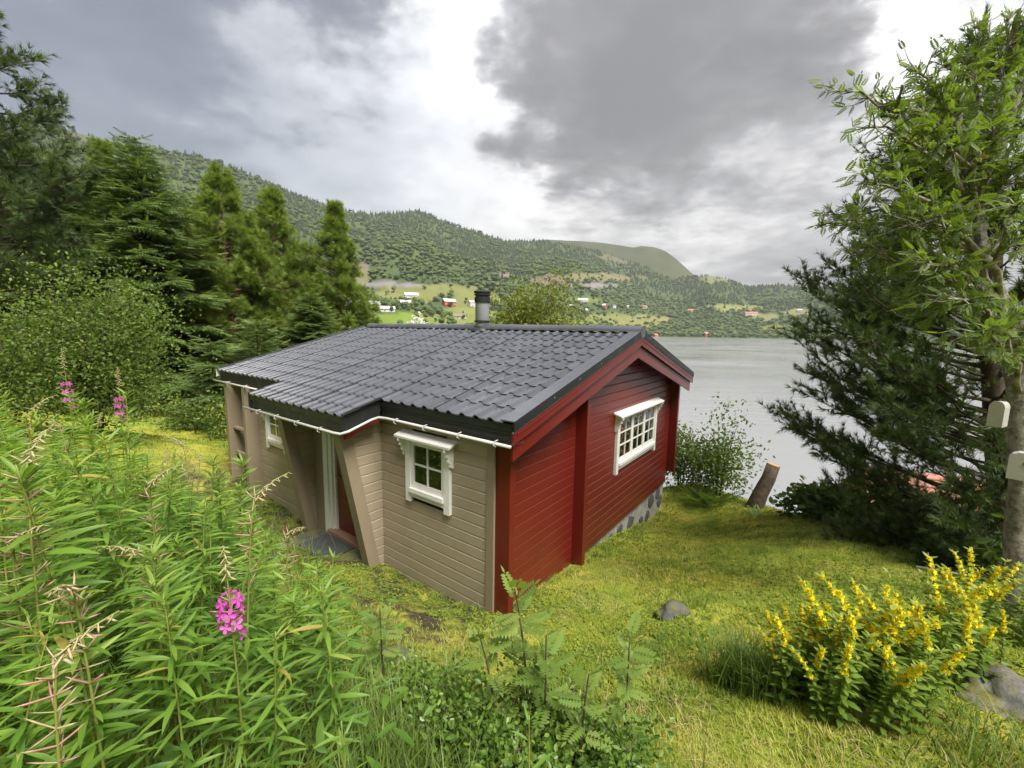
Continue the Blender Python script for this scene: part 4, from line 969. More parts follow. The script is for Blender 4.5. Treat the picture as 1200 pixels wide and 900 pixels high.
def spruce_parts(H, LM, seed, sprayscale=.42, dens=1.0, droop=.45, base=.05, pw=.8, upturn=.25, gap=.30):
    rg = np.random.default_rng(seed); tb = MB()
    tb.tube([(0, 0, -.4), (0.03, 0, H*.3), (0, .03, H*.65), (0, 0, H*.985)], [H*.017, H*.013, H*.007, .008], 7)
    pos, dr, scl, rn = [], [], [], []
    z = H*base + .15
    while z < H*.985:
        f = z/H; L0 = LM*(1 - f)**pw*min(1, .55 + f*3.0); nb = rg.integers(5, 8); a0 = rg.uniform(0, 6.28)
        for k in range(nb):
            L_ = L0*rg.uniform(.5, 1.25) + .10; a_ = a0 + 6.283*k/nb + rg.normal(0, .2); zz = z + rg.uniform(-.5, .5)*gap
            d2 = np.array([math.cos(a_), math.sin(a_)]); rise = .25*f - droop*(1 - f)*.6 + rg.normal(0, .07)
            n = max(3, int(L_/.13*dens)); s = np.linspace(.12, 1, n)
            P = np.stack([d2[0]*s*L_, d2[1]*s*L_, zz + rise*s*L_ - droop*.35*L_*s*s + upturn*L_*s**4*.6], 1)
            tb.tube([(0, 0, zz), tuple(P[n//2]), tuple(P[-1])], [max(.008, .014*L_ + .006), .008*L_ + .004, .003], 4, False)
            tan = np.gradient(P, axis=0); tan = unit(tan)
            for sd in (-1, 1):
                side = np.stack([-d2[1]*sd*np.ones(n), d2[0]*sd*np.ones(n), np.zeros(n)], 1)
                dd = unit(side*.8 + tan*rg.uniform(.45, .9, (n, 1)) + np.array([0, 0, -1])*rg.uniform(.05, .38, (n, 1)))
                wl = np.clip(.30 + .9*L_*(1 - s)*.42, .22, .75)*sprayscale/.42*rg.uniform(.7, 1.15, n)
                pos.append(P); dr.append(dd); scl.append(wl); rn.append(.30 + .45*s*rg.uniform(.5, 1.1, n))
                # second-order twigs fill the bough
                m = wl > .42
                if m.any():
                    q = P[m] + dd[m]*wl[m, None]*.45; pos.append(q); dr.append(unit(dd[m] + tan[m]*.9 + np.array([0, 0, -.15]))); scl.append(wl[m]*.6); rn.append(.40 + .4*s[m]*rg.uniform(.6, 1.1, m.sum()))
            pos.append(P[-1:]); dr.append(tan[-1:]); scl.append(np.array([.36])*sprayscale/.42); rn.append(np.array([.85]))
        z += gap*rg.uniform(.75, 1.25)*(1 - .35*f)
    pos, dr, scl, rn = map(np.concatenate, (pos, dr, scl, rn))
    return tb, scatter(SPR_V, SPR_F, pos, dr, scl, rg.normal(0, .35, len(pos)), rn)
def conifer_at(px, d, top_py, kind, label, name='spruce_tree', width=None, seed=None, **kw):
    p = spot(px, 385, d); x, y = p[0], p[1]; z = h1(x, y); top = spot(px, top_py, d)[2]; H = top - z
    tb, cr = spruce_parts(H, width or H*.26, seed or int(abs(px)*7 + d), **kw)
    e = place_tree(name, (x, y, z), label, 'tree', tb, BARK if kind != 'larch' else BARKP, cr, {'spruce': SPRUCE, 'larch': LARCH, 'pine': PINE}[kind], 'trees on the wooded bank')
    e['height'] = H
    return e
def spruce_copy(src, px, d, top_py, label):
    p = spot(px, 385, d); z = h1(p[0], p[1]); H = spot(px, top_py, d)[2] - z; H0 = src['height']; k = H/H0
    return copy_tree(src, (p[0], p[1], z), random.uniform(0, 6.28), (.5*k + .45, .5*k + .45, k), label, 'trees on the wooded bank')
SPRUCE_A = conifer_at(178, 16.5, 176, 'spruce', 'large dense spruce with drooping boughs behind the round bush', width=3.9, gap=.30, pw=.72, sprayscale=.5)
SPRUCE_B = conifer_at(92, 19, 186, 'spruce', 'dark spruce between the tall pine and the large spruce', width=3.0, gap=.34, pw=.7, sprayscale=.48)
spruce_copy(SPRUCE_B, 238, 21, 236, 'dark spruce right behind the large spruce')
spruce_copy(SPRUCE_A, 352, 26, 300, 'dark spruce between the two rightmost larches')
spruce_copy(SPRUCE_B, 40, 24, 215, 'dark spruce behind the pine at the left edge')
conifer_at(300, 15.5, 372, 'spruce', 'young bright spruce reaching over the left end of the roof', width=2.0, gap=.30, droop=.2, base=.15)
conifer_at(245, 14.5, 395, 'spruce', 'small spruce in the shade left of the cabin roof', width=1.7, gap=.30)
spruce_copy(SPRUCE_A, 365, 19, 345, 'low spruce behind the left corner of the roof')
spruce_copy(SPRUCE_A, -70, 22, 200, 'spruce at the left picture edge behind the pine')

def limb_tree(targets, start, trunk_pts, trunk_r, leafs, seed=1, twigs=6, twig_len=.7, leaf_step=.07, limb_r=.05, sag=.15, wander=.12):
    """trunk, limbs to given crown points, twigs; leafs(pos, dir) -> mesh parts"""
    rg = np.random.default_rng(seed); tb = MB(); tp = [np.asarray(p, float) for p in trunk_pts]
    tb.tube(tp, trunk_r, 9)
    LP, LD = [], []
    for T in targets:
        T = np.asarray(T, float)
        # leave the trunk below the target
        cand = [p for p in tp if p[2] < T[2] + .1] or [tp[0]]
        S = cand[-1] if np.linalg.norm(T[:2] - tp[-1][:2]) < .3 else min(cand, key=lambda p: abs((T[2] - p[2]) - .55*np.linalg.norm(T[:2] - p[:2])))
        n = 8; s = np.linspace(0, 1, n)[:, None]; P = S + (T - S)*s
        P[:, 2] += (sag*np.linalg.norm(T - S)*np.sin(s*np.pi)[:, 0]); P[1:-1] += rg.normal(0, wander*.35*np.linalg.norm(T - S)**.5, (n-2, 3))*.5
        LL = np.linalg.norm(T - S); r0 = limb_r*min(1.3, .4 + LL*.22)
        tb.tube(P, np.linspace(r0, .006, n), 5, False)
        tan = unit(np.gradient(P, axis=0))
        for k in range(2, n):
            for q in range(twigs if k > 3 else max(1, twigs//2)):
                d = unit(tan[k]*.7 + rg.normal(0, .62, 3) + np.array([0, 0, .15])); tl = twig_len*rg.uniform(.45, 1.1)*(1.15 - .05*k)
                A0 = P[k] + (P[k-1] - P[k])*rg.random(); mid = A0 + d*tl*.55 + rg.normal(0, .04, 3)*tl; E_ = mid + unit(d + rg.normal(0, .4, 3) + np.array([0, 0, .1]))*tl*.5
                tb.tube([A0, mid, E_], [.008, .005, .002], 3, False)
                for a_, b_ in ((A0, mid), (mid, E_)):
                    m = max(2, int(np.linalg.norm(b_ - a_)/leaf_step)); f = (rg.uniform(0.0, 1, m)**.6)[:, None]
                    LP.append(a_ + (b_ - a_)*f); LD.append(unit((b_ - a_)[None]*np.ones((m, 1))*1.3/np.linalg.norm(b_ - a_) + rg.normal(0, .8, (m, 3))))
    return tb, np.concatenate(LP), np.concatenate(LD)

# pine at the left edge: bare stem, tiered limbs, tufts at the twig ends
def pine_tree(name, base, H, Lm, label, seed, z0=.25, tsz=.24, mat=PINE, bark=BARKP, lean=(0, 0), perb=7, gap=.55, arc=.35, zmin=0.0, group=None, maxaz=None, cone=None):
    rg = np.random.default_rng(seed); tb = MB()
    ax = lambda z: np.array([lean[0]*z/H, lean[1]*z/H, z])
    tb.tube([ax(-.4), ax(H*.3), ax(H*.6), ax(H*.97)], [H*.022, H*.018, H*.011, .02], 8)
    pos, dr, rn, sc_ = [], [], [], []
    z = H*z0
    while z < H:
        f = (z/H - z0)/(1 - z0); L0 = (Lm*(1 - f**1.6)*min(1, .65 + f*2) + .25) if cone is None else (Lm*max(0, 1 - f)**cone*min(1, .7 + f*2) + .06); nb = rg.integers(4, perb)
        a0 = rg.uniform(0, 6.28)
        for k in range(nb):
            a_ = a0 + 6.283*k/nb + rg.normal(0, .3); L_ = L0*rg.uniform(.55, 1.2); d2 = np.array([math.cos(a_), math.sin(a_), 0])
            n = 7; s = np.linspace(0, 1, n)[:, None]; P = ax(z)[None] + d2*s*L_ + np.array([0, 0, 1])*(s*L_*rg.uniform(-.05, .25) + arc*L_*s**2.2) + rg.normal(0, .03, (n, 3))*s*L_
            tb.tube(P, np.linspace(.02*L_ + .008, .006, n), 5, False)
            tan = unit(np.gradient(P, axis=0))
            for q in range(int(8 + L_*12)):
                ss = rg.uniform(.30, 1)**.7*(n - 1); i_ = min(int(ss), n - 2); A0 = P[i_] + (P[i_+1] - P[i_])*(ss - i_)
                dd = unit(tan[i_]*.8 + rg.normal(0, .55, 3) + np.array([0, 0, .35])); tl = rg.uniform(.25, .6)*(.5 + .3*L_)
                E_ = A0 + dd*tl; tb.tube([A0, E_], [.008, .004], 3, False)
                m = rg.integers(3, 6); fr = np.linspace(.45, 1, m)[:, None]
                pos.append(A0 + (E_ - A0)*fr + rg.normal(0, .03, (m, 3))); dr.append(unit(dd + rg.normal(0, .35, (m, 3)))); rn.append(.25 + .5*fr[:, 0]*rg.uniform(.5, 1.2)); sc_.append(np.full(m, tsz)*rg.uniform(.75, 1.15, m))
        z += gap*rg.uniform(.7, 1.3)
    pos, dr, rn, sc_ = map(np.concatenate, (pos, dr, rn, sc_))
    return place_tree(name, base, label, 'tree', tb, bark, scatter(TUFT_V, TUFT_F, pos, dr, sc_, RNG.uniform(0, 6.28, len(pos)), rn), mat, group)
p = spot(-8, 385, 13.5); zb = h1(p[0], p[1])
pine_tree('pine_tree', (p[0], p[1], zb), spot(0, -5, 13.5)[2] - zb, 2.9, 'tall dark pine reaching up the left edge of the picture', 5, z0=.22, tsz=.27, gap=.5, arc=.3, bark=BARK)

# larches: soft irregular crowns between the dark spruces and the roof
for px, d, tpy, Lm, z0_, sd, lab in ((270, 19.0, 206, 3.1, .16, 71, 'light green larch standing taller beside the large spruce'), (326, 21.0, 232, 2.9, .34, 72, 'second light green larch with bare lower trunk'), (397, 22.5, 248, 2.6, .10, 73, 'slender light green larch nearest the cabin roof'), (140, 20.0, 178, 1.6, .3, 74, 'thin larch top rising behind the large spruce')):
    p = spot(px, 385, d); zb = h1(p[0], p[1]); q = spot(px, tpy, d)[2] - zb
    pine_tree('larch_tree', (p[0], p[1], zb), q, Lm, lab, sd, z0=z0_, tsz=.30, mat=LARCH, bark=BARKP, gap=.32, arc=.10, perb=8, cone=1.0, group='trees on the wooded bank')
# dark pine on the right, on the brow above the water: limbs fan out to the left
def fan_pine(base, trunks, label, seed):
    rg = np.random.default_rng(seed); tb = MB(); pos, dr, rn, sc_ = [], [], [], []
    for pts, rr in trunks: tb.tube(pts, rr, 9)
    main = np.array(trunks[0][0])
    LT = []
    for k in range(190):
        zt = .5 + 7.2*(k + rg.random())/190
        R_ = float(np.interp(zt, [.4, 1.0, 2, 3, 4, 5, 6, 7, 7.8], [2.0, 2.5, 2.95, 2.95, 2.75, 2.3, 1.7, 1.0, .4]))
        a_ = math.pi + rg.normal(-.15, .75) if k % 4 else rg.uniform(0, 6.28)
        R_ *= rg.uniform(.45, 1.0)*(1.0 if math.cos(a_) < 0 else .7)
        LT.append((zt, a_, R_))
    for zt, a_, L_ in LT:
        z = max(.25, zt - L_*rg.uniform(.25, .6)); z = min(z, 7.0)
        c = np.array([np.interp(z, main[:, 2], main[:, 0]), np.interp(z, main[:, 2], main[:, 1]), z])
        d2 = np.array([math.cos(a_), math.sin(a_), 0]); n = 8; s = np.linspace(0, 1, n)[:, None]
        P = c + d2*s*L_ + np.array([0, 0, 1])*((zt - z)*s**1.5) + rg.normal(0, .02, (n, 3))*s*L_
        tb.tube(P, np.linspace(.010*L_ + .006, .004, n), 5, False); tan = unit(np.gradient(P, axis=0))
        for q in range(int(5 + L_*10)):
            ss = rg.uniform(.22, 1)**.75*(n - 1); i_ = min(int(ss), n - 2); A0 = P[i_] + (P[i_+1] - P[i_])*(ss - i_)
            dd = unit(tan[i_]*.8 + rg.normal(0, .45, 3) + np.array([0, 0, .35])); tl = rg.uniform(.18, .48)
            E_ = A0 + dd*tl; tb.tube([A0, E_], [.005, .003], 3, False)
            m = rg.integers(6, 10); fr = np.linspace(.2, 1, m)[:, None]
            pos.append(A0 + (E_ - A0)*fr); dr.append(unit(dd + rg.normal(0, .5, (m, 3)))); rn.append(.2 + .6*fr[:, 0]*rg.uniform(.4, 1.3)); sc_.append(rg.uniform(.10, .16, m))
    pos, dr, rn, sc_ = map(np.concatenate, (pos, dr, rn, sc_))
    return place_tree('pine_tree', base, label, 'tree', tb, BARK, scatter(TUFT_V, TUFT_F, pos, dr, sc_, RNG.uniform(0, 6.28, len(pos)), rn), PINE)
pb = spot(1165, 672, 6.2); pz = h1(pb[0], pb[1])
fan_pine((pb[0], pb[1], pz), [([(0, 0, -.4), (-.05, .05, 1.5), (-.35, .2, 3.5), (-.55, .3, 6), (-.6, .3, 8)], [.17, .14, .11, .06, .02]), ([(.1, .1, -.4), (.15, .2, 2), (.3, .3, 5), (.4, .3, 8)], [.16, .13, .09, .03])],
         'dark spreading pine on the brow above the water, behind the rowan', 21)

# rowan at the right edge
rb = spot(1198, 700, 3.7); rbz = h1(rb[0], rb[1]); RB = np.array([rb[0], rb[1], rbz])
tr_pts = [RB*[1, 1, 0] + [0, 0, rbz - .3]] + [spot(*q) for q in ((1199, 560, 3.72), (1195, 450, 3.75), (1176, 360, 3.8), (1152, 300, 3.85), (1146, 250, 3.9))]
tgt = [spot(*q) for q in ((985, 108, 4.3), (1010, 150, 3.6), (962, 262, 4.0), (985, 250, 4.6), (1040, 120, 4.5), (1075, 85, 3.9), (1110, 100, 4.8), (1145, 45, 4.2), (1185, 40, 3.7), (1230, 60, 4.0),
    (1010, 215, 3.4), (1050, 190, 4.2), (1095, 170, 3.5), (1060, 255, 3.5), (1030, 290, 4.3), (1000, 300, 4.0), (1085, 310, 3.4), (1120, 250, 4.6), (1165, 150, 3.6), (1195, 110, 4.4), (1215, 180, 3.6), (1110, 350, 3.3), (1060, 350, 4.4),
    (1240, 260, 3.8), (1190, 240, 3.2), (1230, 380, 3.6), (1300, 150, 4.0), (1320, 300, 4.0), (1150, 390, 3.2))]
rg0 = np.random.default_rng(3)
def densify(pts, rad, k=7):
    P = [np.asarray(p, float) for p in pts]; o, r = [], []
    for i_ in range(len(P) - 1):
        for q in range(k): f = q/k; o.append(P[i_]*(1-f) + P[i_+1]*f); r.append((rad[i_]*(1-f) + rad[i_+1]*f)*rg0.uniform(.90, 1.10))
    return o + [P[-1]], r + [rad[-1]]
_tp, _tr = densify([q - RB for q in tr_pts], [.115, .092, .082, .066, .050, .036])
tb, LPs, LDs = limb_tree([q - RB for q in tgt], None, _tp, _tr, None, 8, 7, .32, .030, .040)
keep_ = RNG.random(len(LPs)) < .66
place_tree('rowan_tree', RB, 'rowan with lichen-covered trunk and feathery leaves at the right edge', 'tree', tb, BARKG, scatter(PIN_V, PIN_F, LPs[keep_], LDs[keep_] + np.array([0, 0, -.25]), RNG.uniform(.075, .118, keep_.sum()), RNG.normal(0, .35, keep_.sum()), .15 + .6*RNG.random(keep_.sum())), ROWANL)

# broadleaf crowns made of leaves through the volume
def leafy(name, base, H, rad, nleaf, lsize, mat, label, seed, cat='shrub', stems=7, bark=BARK, zlow=.12, shape=1.0, tV=LEAF_V, tF=LEAF_F, group=None, clump=.22):
    rg = np.random.default_rng(seed); tb = MB(); ends = []
    for k in range(stems):
        a_ = 6.283*k/stems + rg.normal(0, .3); out = rad*rg.uniform(.2, .85); top = H*rg.uniform(.65, 1.0)
        pts = [np.array([.05*math.cos(a_), .05*math.sin(a_), -.2]), np.array([out*.35*math.cos(a_), out*.35*math.sin(a_), top*.45]), np.array([out*math.cos(a_), out*math.sin(a_), top])]
        tb.tube(pts, [.012*H, .008*H, .004], 5)
    nc = max(20, nleaf//60)
    # clump centres fill an egg-shaped crown, denser near its surface
    u_ = rg.random(nc)**.45; th = rg.uniform(0, 6.283, nc); ph = np.arccos(rg.uniform(-1, 1, nc))
    lump = 1 + .22*np.sin(th*3 + seed) + .16*np.cos(ph*5 + th*2)
    zc_ = H*(zlow + (1 - zlow)*.5); hz = H*(1 - zlow)*.5
    C_ = np.stack([rad*u_*lump*np.sin(ph)*np.cos(th), rad*u_*lump*np.sin(ph)*np.sin(th), zc_ + hz*u_*lump*np.cos(ph)*shape], 1)
    for c in C_[::3]: tb.tube([np.array([c[0]*.25, c[1]*.25, max(.1, c[2]*.55)]), c*np.array([.7, .7, .85]), c], [.004*H, .003*H, .003], 3, False)
    idx = rg.integers(0, nc, nleaf); pos = C_[idx] + rg.normal(0, clump*rad, (nleaf, 3))*np.array([1, 1, .8])
    out = unit(pos - np.array([0, 0, zc_*.7])); D = unit(out*.6 + rg.normal(0, .7, (nleaf, 3)) + np.array([0, 0, -.1]))
    base_rn = np.clip(.40 + .22*rg.normal(0, 1, nc), 0, 1)
    return place_tree(name, base, label, cat, tb, bark, scatter(tV, tF, pos, D, rg.uniform(.7, 1.25, nleaf)*lsize, rg.uniform(0, 6.28, nleaf), base_rn[idx]), mat, group)
def at_ground(px, d, py=450): p = spot(px, py, d); return (p[0], p[1], h1(p[0], p[1]))
b_ = at_ground(108, 8.6); leafy('hazel_bush', b_, spot(108, 318, 8.6)[2] - b_[2], 1.38, 15000, .066, BUSHL, 'big round leafy hazel bush behind the fireweed', 3, stems=9, zlow=.06, tV=OVAL_V, tF=OVAL_F)
b_ = at_ground(-5, 7.2); leafy('hazel_bush', b_, spot(15, 372, 7.6)[2] - b_[2], 1.0, 6000, .062, BUSHL, 'smaller leafy bush at the left edge below the pine', 31, stems=6, zlow=.05, tV=OVAL_V, tF=OVAL_F)
b_ = at_ground(610, 23); leafy('willow_tree', b_, spot(606, 342, 23)[2] - b_[2], 1.75, 7000, .20, BIRCHL, 'rounded light green willow rising behind the ridge beside the chimney', 4, 'tree', 6, zlow=.35)
b_ = at_ground(648, 23.5); leafy('birch_tree', b_, spot(645, 322, 23.5)[2] - b_[2], 1.75, 5200, .19, BIRCHL, 'yellowish birch with airy crown behind the ridge', 6, 'tree', 6, BARKG, .30, clump=.28)
b_ = at_ground(582, 26); leafy('willow_tree', b_, spot(590, 362, 26)[2] - b_[2], 1.4, 3000, .20, BIRCHL, 'low willow crown showing between chimney and round willow', 14, 'tree', 5, zlow=.35)
b_ = at_ground(852, 10.2); leafy('sapling', b_, spot(858, 492, 10.2)[2] - b_[2], .58, 2600, .080, SAPL, 'light green sapling on the brow left of the stump', 9, 'sapling', 5, zlow=.02, clump=.42, tV=OVAL_V, tF=OVAL_F)
b_ = at_ground(806, 11.3); leafy('sapling', b_, spot(800, 498, 11.3)[2] - b_[2], .52, 2200, .080, SAPL, 'leafy sapling just behind the far corner of the red gable', 10, 'sapling', 5, zlow=.02, clump=.3, tV=OVAL_V, tF=OVAL_F)
b_ = at_ground(830, 10.6); leafy('sapling', b_, .85, .45, 700, .08, SAPL, 'low leafy shoot between the two taller saplings', 12, 'sapling', 4, zlow=.0, clump=.3, tV=OVAL_V, tF=OVAL_F)
for k, (px, d, hh, rr) in enumerate(((985, 7.6, .55, .6), (1035, 7.0, .6, .7), (1085, 6.5, .6, .7), (940, 8.4, .45, .55), (1130, 6.0, .55, .6))):
    b_ = at_ground(px + (28 if k == 3 else 0), d, 560); leafy('laurel_shrub', b_, hh, rr, 900, .13, BUSHL if False else SPRUCE, ('low dark broad-leaved shrub under the left skirt of the pine', 'low dark broad-leaved shrub behind the yellow flowers', 'dark broad-leaved shrub in front of the pine trunks', 'leftmost low dark shrub on the brow right of the stump', 'dark shrub nearest the foot of the rowan')[k], 40 + k, 'shrub', 5, zlow=.0, tV=OVAL_V, tF=OVAL_F)
b_ = at_ground(1215, 3.9, 640); leafy('leafy_shoot', b_, .75, .30, 420, .11, BUSHL, 'bright green leafy shoot at the foot of the rowan', 47, 'shrub', 4, zlow=.1, tV=OVAL_V, tF=OVAL_F)
# small growth at the wood's edge beyond the lawn
for k, (px, d, hh, rr, lab) in enumerate(((222, 13.2, 1.0, .8, 'low bright bush at the far edge of the yellow lawn'), (262, 12.4, 1.3, .7, 'bright bush beside the terrace post'), (170, 14.2, .9, .9, 'low bush under the large spruce'), (60, 12.5, 1.1, 1.0, 'low bush behind the round hazel'))):
    b_ = at_ground(px, d); leafy('low_bush', b_, hh, rr, 1300, .10, BUSHL, lab, 60 + k, 'bush', 5, zlow=0, tV=OVAL_V, tF=OVAL_F)
# white flowering shrub showing over the ridge
WHITEF = leaf_mat('white_flowers', [(0, (.55, .56, .52)), (1, (.86, .86, .83))], .15, .6, .2)
g0 = at_ground(489, 16.5); Hs = spot(489, 371, 16.5)[2] - g0[2]
rg = np.random.default_rng(77); tb = MB(); pp, dd_ = [], []
for k in range(26):
    f = (rg.random()*2 - 1); top = Hs*(1 - .10*abs(f)*1.0 - (.03 if k % 3 else 0)*rg.random()) if k > 1 else Hs*(1.03 if k else 1.0); x_ = f*.75 if k > 1 else (-.05 + k*.2); y_ = rg.normal(0, .25)
    tb.tube([(x_*.1, y_*.1, -.2), (x_*.5, y_*.5, top*.5), (x_, y_, top)], [.02, .012, .004], 4)
    m = 60; s_ = rg.random(m)**1.3; pp.append(np.stack([x_ + rg.normal(0, .02 + .12*s_, m), y_ + rg.normal(0, .02 + .12*s_, m), top - s_*.8], 1)); dd_.append(rg.normal(0, 1, (m, 3)))
place_tree('white_flowering_shrub', g0, 'tall white flowering shrub showing above the ridge left of the chimney', 'shrub', tb, BARK, scatter(LEAF_V, LEAF_F, np.concatenate(pp), np.concatenate(dd_), .10, None, RNG.random(26*60)), WHITEF)
# ------------------------------------------------------------------ foreground plants
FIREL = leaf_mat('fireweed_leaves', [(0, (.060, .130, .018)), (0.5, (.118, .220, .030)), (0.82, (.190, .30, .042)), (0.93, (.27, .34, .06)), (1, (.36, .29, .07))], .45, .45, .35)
FIRES = leaf_mat('fireweed_stem', [(0, (.13, .17, .03)), (1, (.22, .24, .06))], 0, .6, .3)
PODM = leaf_mat('fireweed_pods', [(0, (.42, .40, .20)), (0.45, (.50, .36, .26)), (0.8, (.56, .26, .25)), (1, (.50, .13, .20))], .3, .5, .3)
PETAL = leaf_mat('magenta_petals', [(0, (.50, .060, .42)), (0.6, (.66, .110, .56)), (1, (.74, .20, .64))], .4, .5, .2)
YEL = leaf_mat('yellow_petals', [(0, (.80, .62, .010)), (1, (.90, .76, .025))], .35, .5, .2)
LOOSEL = leaf_mat('loosestrife_leaves', [(0, (.080, .140, .018)), (0.5, (.150, .225, .030)), (1, (.24, .29, .045))], .4, .5, .3)
GRASSM = leaf_mat('grass_blades', [(0, (.070, .120, .022)), (0.45, (.140, .210, .036)), (0.8, (.22, .265, .055)), (1, (.40, .35, .14))], .4, .5, .3)
LAWNM = leaf_mat('lawn_blades', [(0, (.095, .155, .018)), (0.4, (.205, .255, .028)), (0.75, (.300, .315, .044)), (1, (.36, .33, .09))], .35, .6, .2)
STRAW = leaf_mat('dry_straw', [(0, (.24, .17, .075)), (1, (.46, .38, .20))], .2, .7, .2)
BILB = leaf_mat('bilberry_leaves', [(0, (.055, .110, .018)), (0.5, (.115, .195, .030)), (0.9, (.18, .26, .042)), (1, (.23, .29, .06))], .35, .4, .4)
# lance-shaped leaf, creased and arching down
def lance(w=.068, arch=.30):
    V, F = [], []
    for y, ww, in ((0, .25), (.22, .85), (.52, 1.0), (.8, .6)):
        z = -arch*y*y; V += [(-w*ww, y, z + .03*ww), (0, y, z), (w*ww, y, z + .03*ww)]
    for k in range(3):
        o = k*3; F += [(o, o+1, o+4), (o, o+4, o+3), (o+1, o+2, o+5), (o+1, o+5, o+4)]
    V.append((0, 1, -arch)); F += [(9, 10, 12), (10, 11, 12)]
    return np.array(V), np.array(F)
LAN_V, LAN_F = lance()
LANW_V, LANW_F = lance(.15, .22)
POD_V = np.array([(.04,0,0),(-.02,0,.035),(-.02,0,-.035),(.045,.6,.04),(-.022,.6,.075),(-.022,.6,.0),(0,1,.10)]); POD_F = np.array([(0,1,4),(0,4,3),(1,2,5),(1,5,4),(2,0,3),(2,3,5),(3,4,6),(4,5,6),(5,3,6)])
def flower(np_=4, w=.42):
    V, F = [], []
    for k in range(np_):
        a_ = 6.283*k/np_; d = np.array([math.cos(a_), 0, math.sin(a_)]); s = np.array([-math.sin(a_), 0, math.cos(a_)]); y = np.array([0, 1., 0])
        o = len(V); V += [y*.02, d*.5 + s*w*.8 + y*.16, d*1.0 + s*w*.75 + y*.12, d*1.08 + y*.06, d*1.0 - s*w*.75 + y*.12, d*.5 - s*w*.8 + y*.16]
        F += [(o, o+1, o+2), (o, o+2, o+3), (o, o+3, o+4), (o, o+4, o+5)]
    return np.array(V), np.array(F)
FLO_V, FLO_F = flower(); FL5_V, FL5_F = flower(5, .36)
leaf_single = None
def bezier(p0, p1, p2, n): t_ = np.linspace(0, 1, n)[:, None]; return p0*(1-t_)**2 + 2*p1*t_*(1-t_) + p2*t_**2
def fireweed(H, lean, kind, seed, hero=False, nleaf=44, leafL=.15):
    """returns dict of meshes with the foot at the origin; kinds: leafy, pods, bloom"""
    rg = np.random.default_rng(seed)
    top = np.array([lean[0], lean[1], H]); mid = np.array([lean[0]*.3, lean[1]*.3, H*.6])
    C_ = bezier(np.zeros(3), mid, top, 24)
    if kind == 'pods': # nodding tip
        nd = rg.uniform(0, 6.28); C_[-5:] += np.array([math.cos(nd), math.sin(nd), -.5])*(np.linspace(0, 1, 5)**2)[:, None]*.10*H
    tan = unit(np.gradient(C_, axis=0))
    stem = MB().tube([np.array([0, 0, -.15])] + list(C_[::2]) + [C_[-1]], list(np.linspace(.0065, .0022, 14)), 5)
    out = {}
    f1 = {'leafy': .98, 'pods': .62, 'bloom': .72}[kind]
    s = np.sort(rg.uniform(.12, f1, nleaf)); i_ = np.clip((s*23).astype(int), 0, 22); P = C_[i_] + (C_[i_+1] - C_[i_])*((s*23) - i_)[:, None]
    az_ = np.arange(nleaf)*2.4 + rg.normal(0, .3, nleaf); upw = (.25 + .9*np.clip((s - .75)*4, 0, 1)*(kind == 'leafy'))
    D = unit(np.stack([np.cos(az_), np.sin(az_), upw + rg.normal(.1, .15, nleaf)], 1))
    sz = leafL*np.where(s > f1*.85, .62, 1.0)*np.clip(.55 + s*1.5, .5, 1.0)*rg.uniform(.8, 1.2, nleaf)
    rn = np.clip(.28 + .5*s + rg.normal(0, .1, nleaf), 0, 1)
    out['leafdata'] = (P, D, sz, rn)
    if kind != 'leafy':
        a0 = f1 - .04
        m = 30 if kind == 'pods' else 12; s = np.linspace(a0, .90 if kind == 'pods' else .84, m); i_ = np.clip((s*23).astype(int), 0, 22); P = C_[i_]
        az_ = np.arange(m)*2.1 + rg.normal(0, .3, m); D = unit(np.stack([np.cos(az_), np.sin(az_), rg.normal(.55, .35, m)], 1))
        pods = scatter(POD_V, POD_F, P, D, rg.uniform(.028, .052, m)*(1.5 if hero else 1), None, rg.uniform(.0, .85, m), .1)
        m = 26; s = np.linspace(.88, 1, m); i_ = np.clip((s*23).astype(int), 0, 22); P2 = C_[i_] + (C_[i_+1] - C_[i_])*((s*23) - i_)[:, None]
        az_ = np.arange(m)*2.4; D2 = unit(np.stack([np.cos(az_), np.sin(az_), -.7 + 0*az_], 1))
        buds = scatter(POD_V*np.array([2.2, 1, 2.2]), POD_F, P2, D2, (.018 + .014*(1 - (s - .88)/.12))*(1.35 if hero else 1), None, np.full(m, .12), .08)
        out['pods'] = joinmesh([pods, buds])
    if kind == 'bloom':
        m = 17; s = np.linspace(.68, .82, m); i_ = np.clip((s*23).astype(int), 0, 22); P = C_[i_]; az_ = np.arange(m)*2.4; D = unit(np.stack([np.cos(az_), np.sin(az_), .25 + 0*az_], 1))
        out['flowers'] = (P + D*.035, D, rg.uniform(.020, .026, m))
    out['stem'] = stem
    return out
def mesh_of(name, data, mat): V, F, rn = data; return mesh_np(name, V, F, mat, True, rn)
HLEAF = [mesh_np('leaf', LAN_V, LAN_F, FIREL, True, np.full(len(LAN_V), q)) for q in (.35, .55, .75)]
HFLO = [mesh_np('flower', FLO_V, FLO_F, PETAL, False, np.full(len(FLO_V), q)) for q in (.2, .5, .8)]
def orient(D, roll=0.0):
    X, Y, Z = frames(np.array([D])); M = Matrix((X[0], Y[0], Z[0])).transposed(); return M
